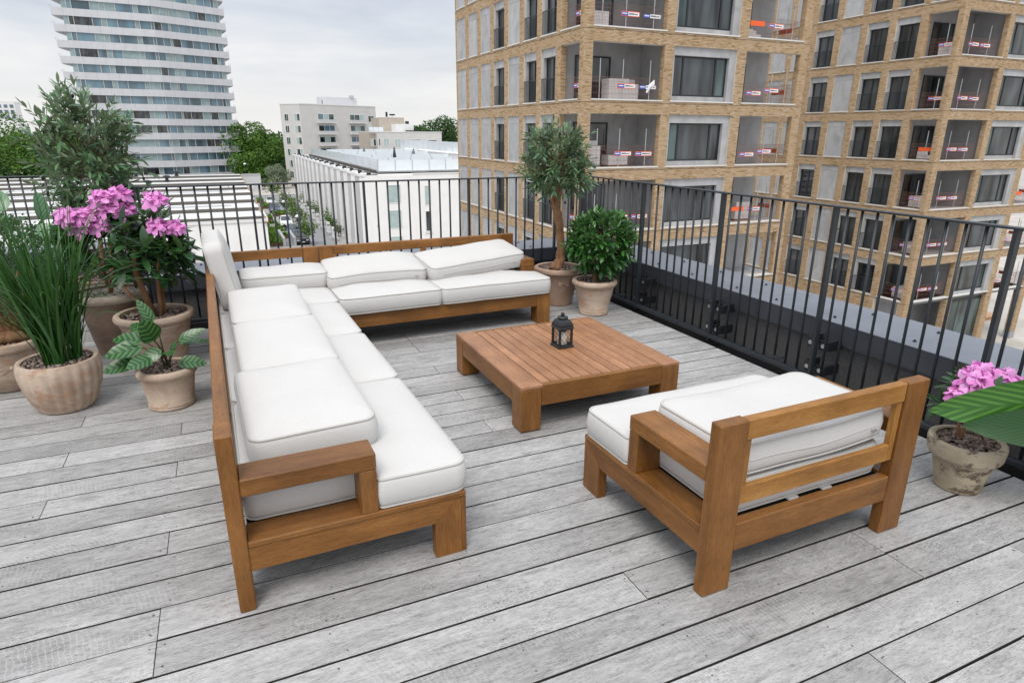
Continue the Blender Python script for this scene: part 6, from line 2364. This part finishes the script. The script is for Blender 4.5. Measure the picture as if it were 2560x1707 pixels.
place_leaves(bx, 'leaf', [leaf_arr(.026, .016, 2, .25, .1, 'lens')], frames(P, Dd, g.normal(size=n)), g.uniform(.7, 1.3, n), L_BOX)

# tall grass in the fluted bowl
g = np.random.default_rng(16)
gr = thing('ornamental_grass', 'tall dark green strap-leaved grass in the fluted bowl', 'grass', (-1.035, 4.36, .275))
tufts = [((-.035, -.03), 95, (-.20, .0)), ((.03, -.06), 70, (-.04, -.02)), ((.095, .02), 100, (.10, .02))]
for (bx_, by_), nb, (lx, ly) in tufts:
    for i in range(nb):
        L = g.uniform(.5, 1.12) * (1.0 if nb > 70 else .85)
        a = g.uniform(0, 2 * PI)
        sp = abs(g.normal()) * .19 + .03
        outx, outy = lx * .55 + math.cos(a) * sp, ly * .55 + math.sin(a) * sp * .8
        x0, y0 = bx_ + g.normal() * .012, by_ + g.normal() * .012
        bend = g.uniform(.0, 1.0) ** 2
        wd = g.uniform(.0055, .0105)
        V, Fc = [], []
        seg = 9
        hd = np.array([outx, outy, 0])
        hl = np.linalg.norm(hd)
        hd = hd / hl
        sd = np.array([-hd[1], hd[0], 0])
        tw_ = g.uniform(-1, 1)
        U = []
        for k in range(seg + 1):
            t_ = k / seg
            lean = hl * 1.0 + bend * 1.1 * t_ ** 1.5
            h_ = L * t_ * math.cos(min(1.45, lean * t_ * .9)) if bend < .7 else L * (t_ - .55 * bend * t_ ** 2.6)
            r_ = L * t_ * math.sin(min(1.3, hl * .75 + bend * .55 * t_ ** 1.4))
            w_ = wd * (1 - t_ ** 2.2) * (.6 + .4 * min(1, t_ * 4)) + .0004
            p = np.array([x0, y0, 0]) + hd * r_ + np.array([0, 0, max(h_, -.2)])
            s_ = sd * math.cos(tw_ * t_) + hd * math.sin(tw_ * t_)
            V += [p - s_ * w_, p + s_ * w_ + np.array([0, 0, .001])]
        for k in range(seg):
            Fc.append((2 * k, 2 * k + 1, 2 * k + 3, 2 * k + 2))
        link('blade', np_mesh('blade', np.array(V), np.array(Fc), L_GRASS, True), gr)

# striped calathea in the small pot: (tip px-plane offset) listed leaf by leaf
cp = thing('calathea', 'striped-leaf plant with dark banded green leaves in the small ringed pot', 'plant', (-.440, 4.135, .232))
stm = MB()
LV = [((-.18, -.03, .10), (-1, -.15, -.05), .185, .085, .10), ((-.13, -.05, .225), (-1, -.2, .02), .20, .10, .05), ((-.12, .0, .26), (-.9, .1, .25), .17, .09, .0), ((-.05, -.05, .27), (-.15, -.35, .65), .16, .105, .55), ((-.05, .02, .40), (-.35, .1, .9), .16, .055, .05),
      ((.09, .0, .23), (.75, -.1, .40), .165, .055, -.2), ((.09, .03, .19), (.95, .1, .12), .17, .06, .3), ((.07, -.06, .06), (.95, -.25, .06), .155, .085, .0), ((-.08, -.10, .14), (-.7, -.6, .05), .15, .085, .1), ((.0, -.08, .17), (.25, -.7, .25), .13, .07, .25), ((-.10, .05, .30), (-.6, .5, .4), .14, .07, .3), ((.03, -.03, .13), (.3, -.2, .8), .10, .03, .2), ((-.02, -.06, .19), (-.6, -.3, -.2), .13, .07, .3)]
g = np.random.default_rng(3)
for i, (b, d, L, Wd, roll) in enumerate(LV):
    b = np.array(b) * np.array([.85, .85, .72])
    Wd *= 1.22
    stm.tube([(g.normal() * .012, g.normal() * .012, 0), tuple(b * np.array([.45, .45, .7])), tuple(b)], [.0050, .0038, .0028], 6)
    V, Fc, U = leaf_arr(L, Wd, 8, .18, .22, 'ovate', .03)
    me = np_mesh('leaf', V, Fc, L_CAL, True)
    uvset(me, U, Fc, 1)
    M = frames(b[None], np.array(d, float)[None], np.array([roll]), np.array([[0, -.55, .85]]))[0]
    link('leaf', me, cp, None, Matrix(M.tolist()))
stm.build('stems', plain('plum_stem', (.05, .05, .025), .5), cp)

# pale big-leaf plant behind
bp_ = thing('big_leaf_plant', 'pale green big-leaf plant between the boxwood and the olive tree', 'plant', (-1.62, 5.85, .22))
stm = MB()
for i, (b, d, L, Wd, roll) in enumerate((((.20, -.15, .74), (-.9, -.2, .2), .30, .17, .2), ((.30, -.2, .66), (.8, -.3, .05), .26, .18, -.3), ((.40, -.1, .72), (.7, -.1, -.05), .28, .20, .1), ((.44, -.05, .86), (.25, .1, .95), .18, .10, .9), ((.36, -.1, .74), (.1, .1, .9), .22, .11, -.9), ((.05, -.1, .70), (-.9, -.1, .3), .28, .18, .2), ((.1, .1, .80), (-.4, .4, .7), .26, .15, .2), ((.35, -.2, .46), (.6, -.6, -.2), .24, .14, .1), ((.48, -.12, .66), (.9, -.2, -.25), .22, .16, .3))):
    b = np.array(b)
    stm.tube([(0, 0, 0), tuple(b * np.array([.35, .35, .6])), tuple(b)], [.008, .007, .005], 6)
    V, Fc, U = leaf_arr(L, Wd, 8, .3, .3, 'ovate', .03)
    me = np_mesh('leaf', V, Fc, L_PALE, True)
    uvset(me, U, Fc, 1)
    link('leaf', me, bp_, None, Matrix(frames(b[None], np.array(d, float)[None], np.array([roll]), np.array([[0, -.4, .9]]))[0].tolist()))
stm.build('stems', STEMG, bp_)

# big dark leaf plant entering at the right edge
pot('pot outside the right edge holding the big-leaf plant', 3.62 - .12, 1.02, [(.10, 0), (.12, .01), (.15, .26), (.16, .30), (.15, .31)], POT_A, .135, .28, 120, .012, None, 11)
bl = thing('big_leaf_plant', 'big glossy leaf plant reaching in from the right edge over the weathered pot', 'plant', (3.50, 1.02, .28))
stm = MB()
BL = [((.12, .42, .20), (2.70, 1.50, .475), .225, L_BIG, .62), ((.10, .28, .02), (2.775, 1.40, .440), .20, L_BIGD, .45), ((.10, -.05, .34), (3.9, .8, .6), .2, L_BIGD, .2)]
for b, tip, Wd, mt, roll in BL[:3]:
    b = np.array(b)
    tip = np.array(tip) - np.array([3.50, 1.02, .28])
    d = tip - b
    L = np.linalg.norm(d)
    stm.tube([(0, 0, 0), tuple(b * np.array([.3, .3, .7])), tuple(b)], [.008, .007, .005], 7)
    V, Fc, U = leaf_arr(L, Wd, 14, .22, .10, 'petal', .012)
    V = V[:, :] * 1.0
    V[:, 2] += .16 * L * np.sin(PI * V[:, 1] / L)
    me = np_mesh('leaf', V, Fc, mt, True)
    uvset(me, U, Fc, 1)
    link('leaf', me, bl, None, Matrix(frames(b[None], d[None], np.array([roll]), np.array([[-.35, -.55, .75]]))[0].tolist()))
stm.build('stems', STEMG, bl)
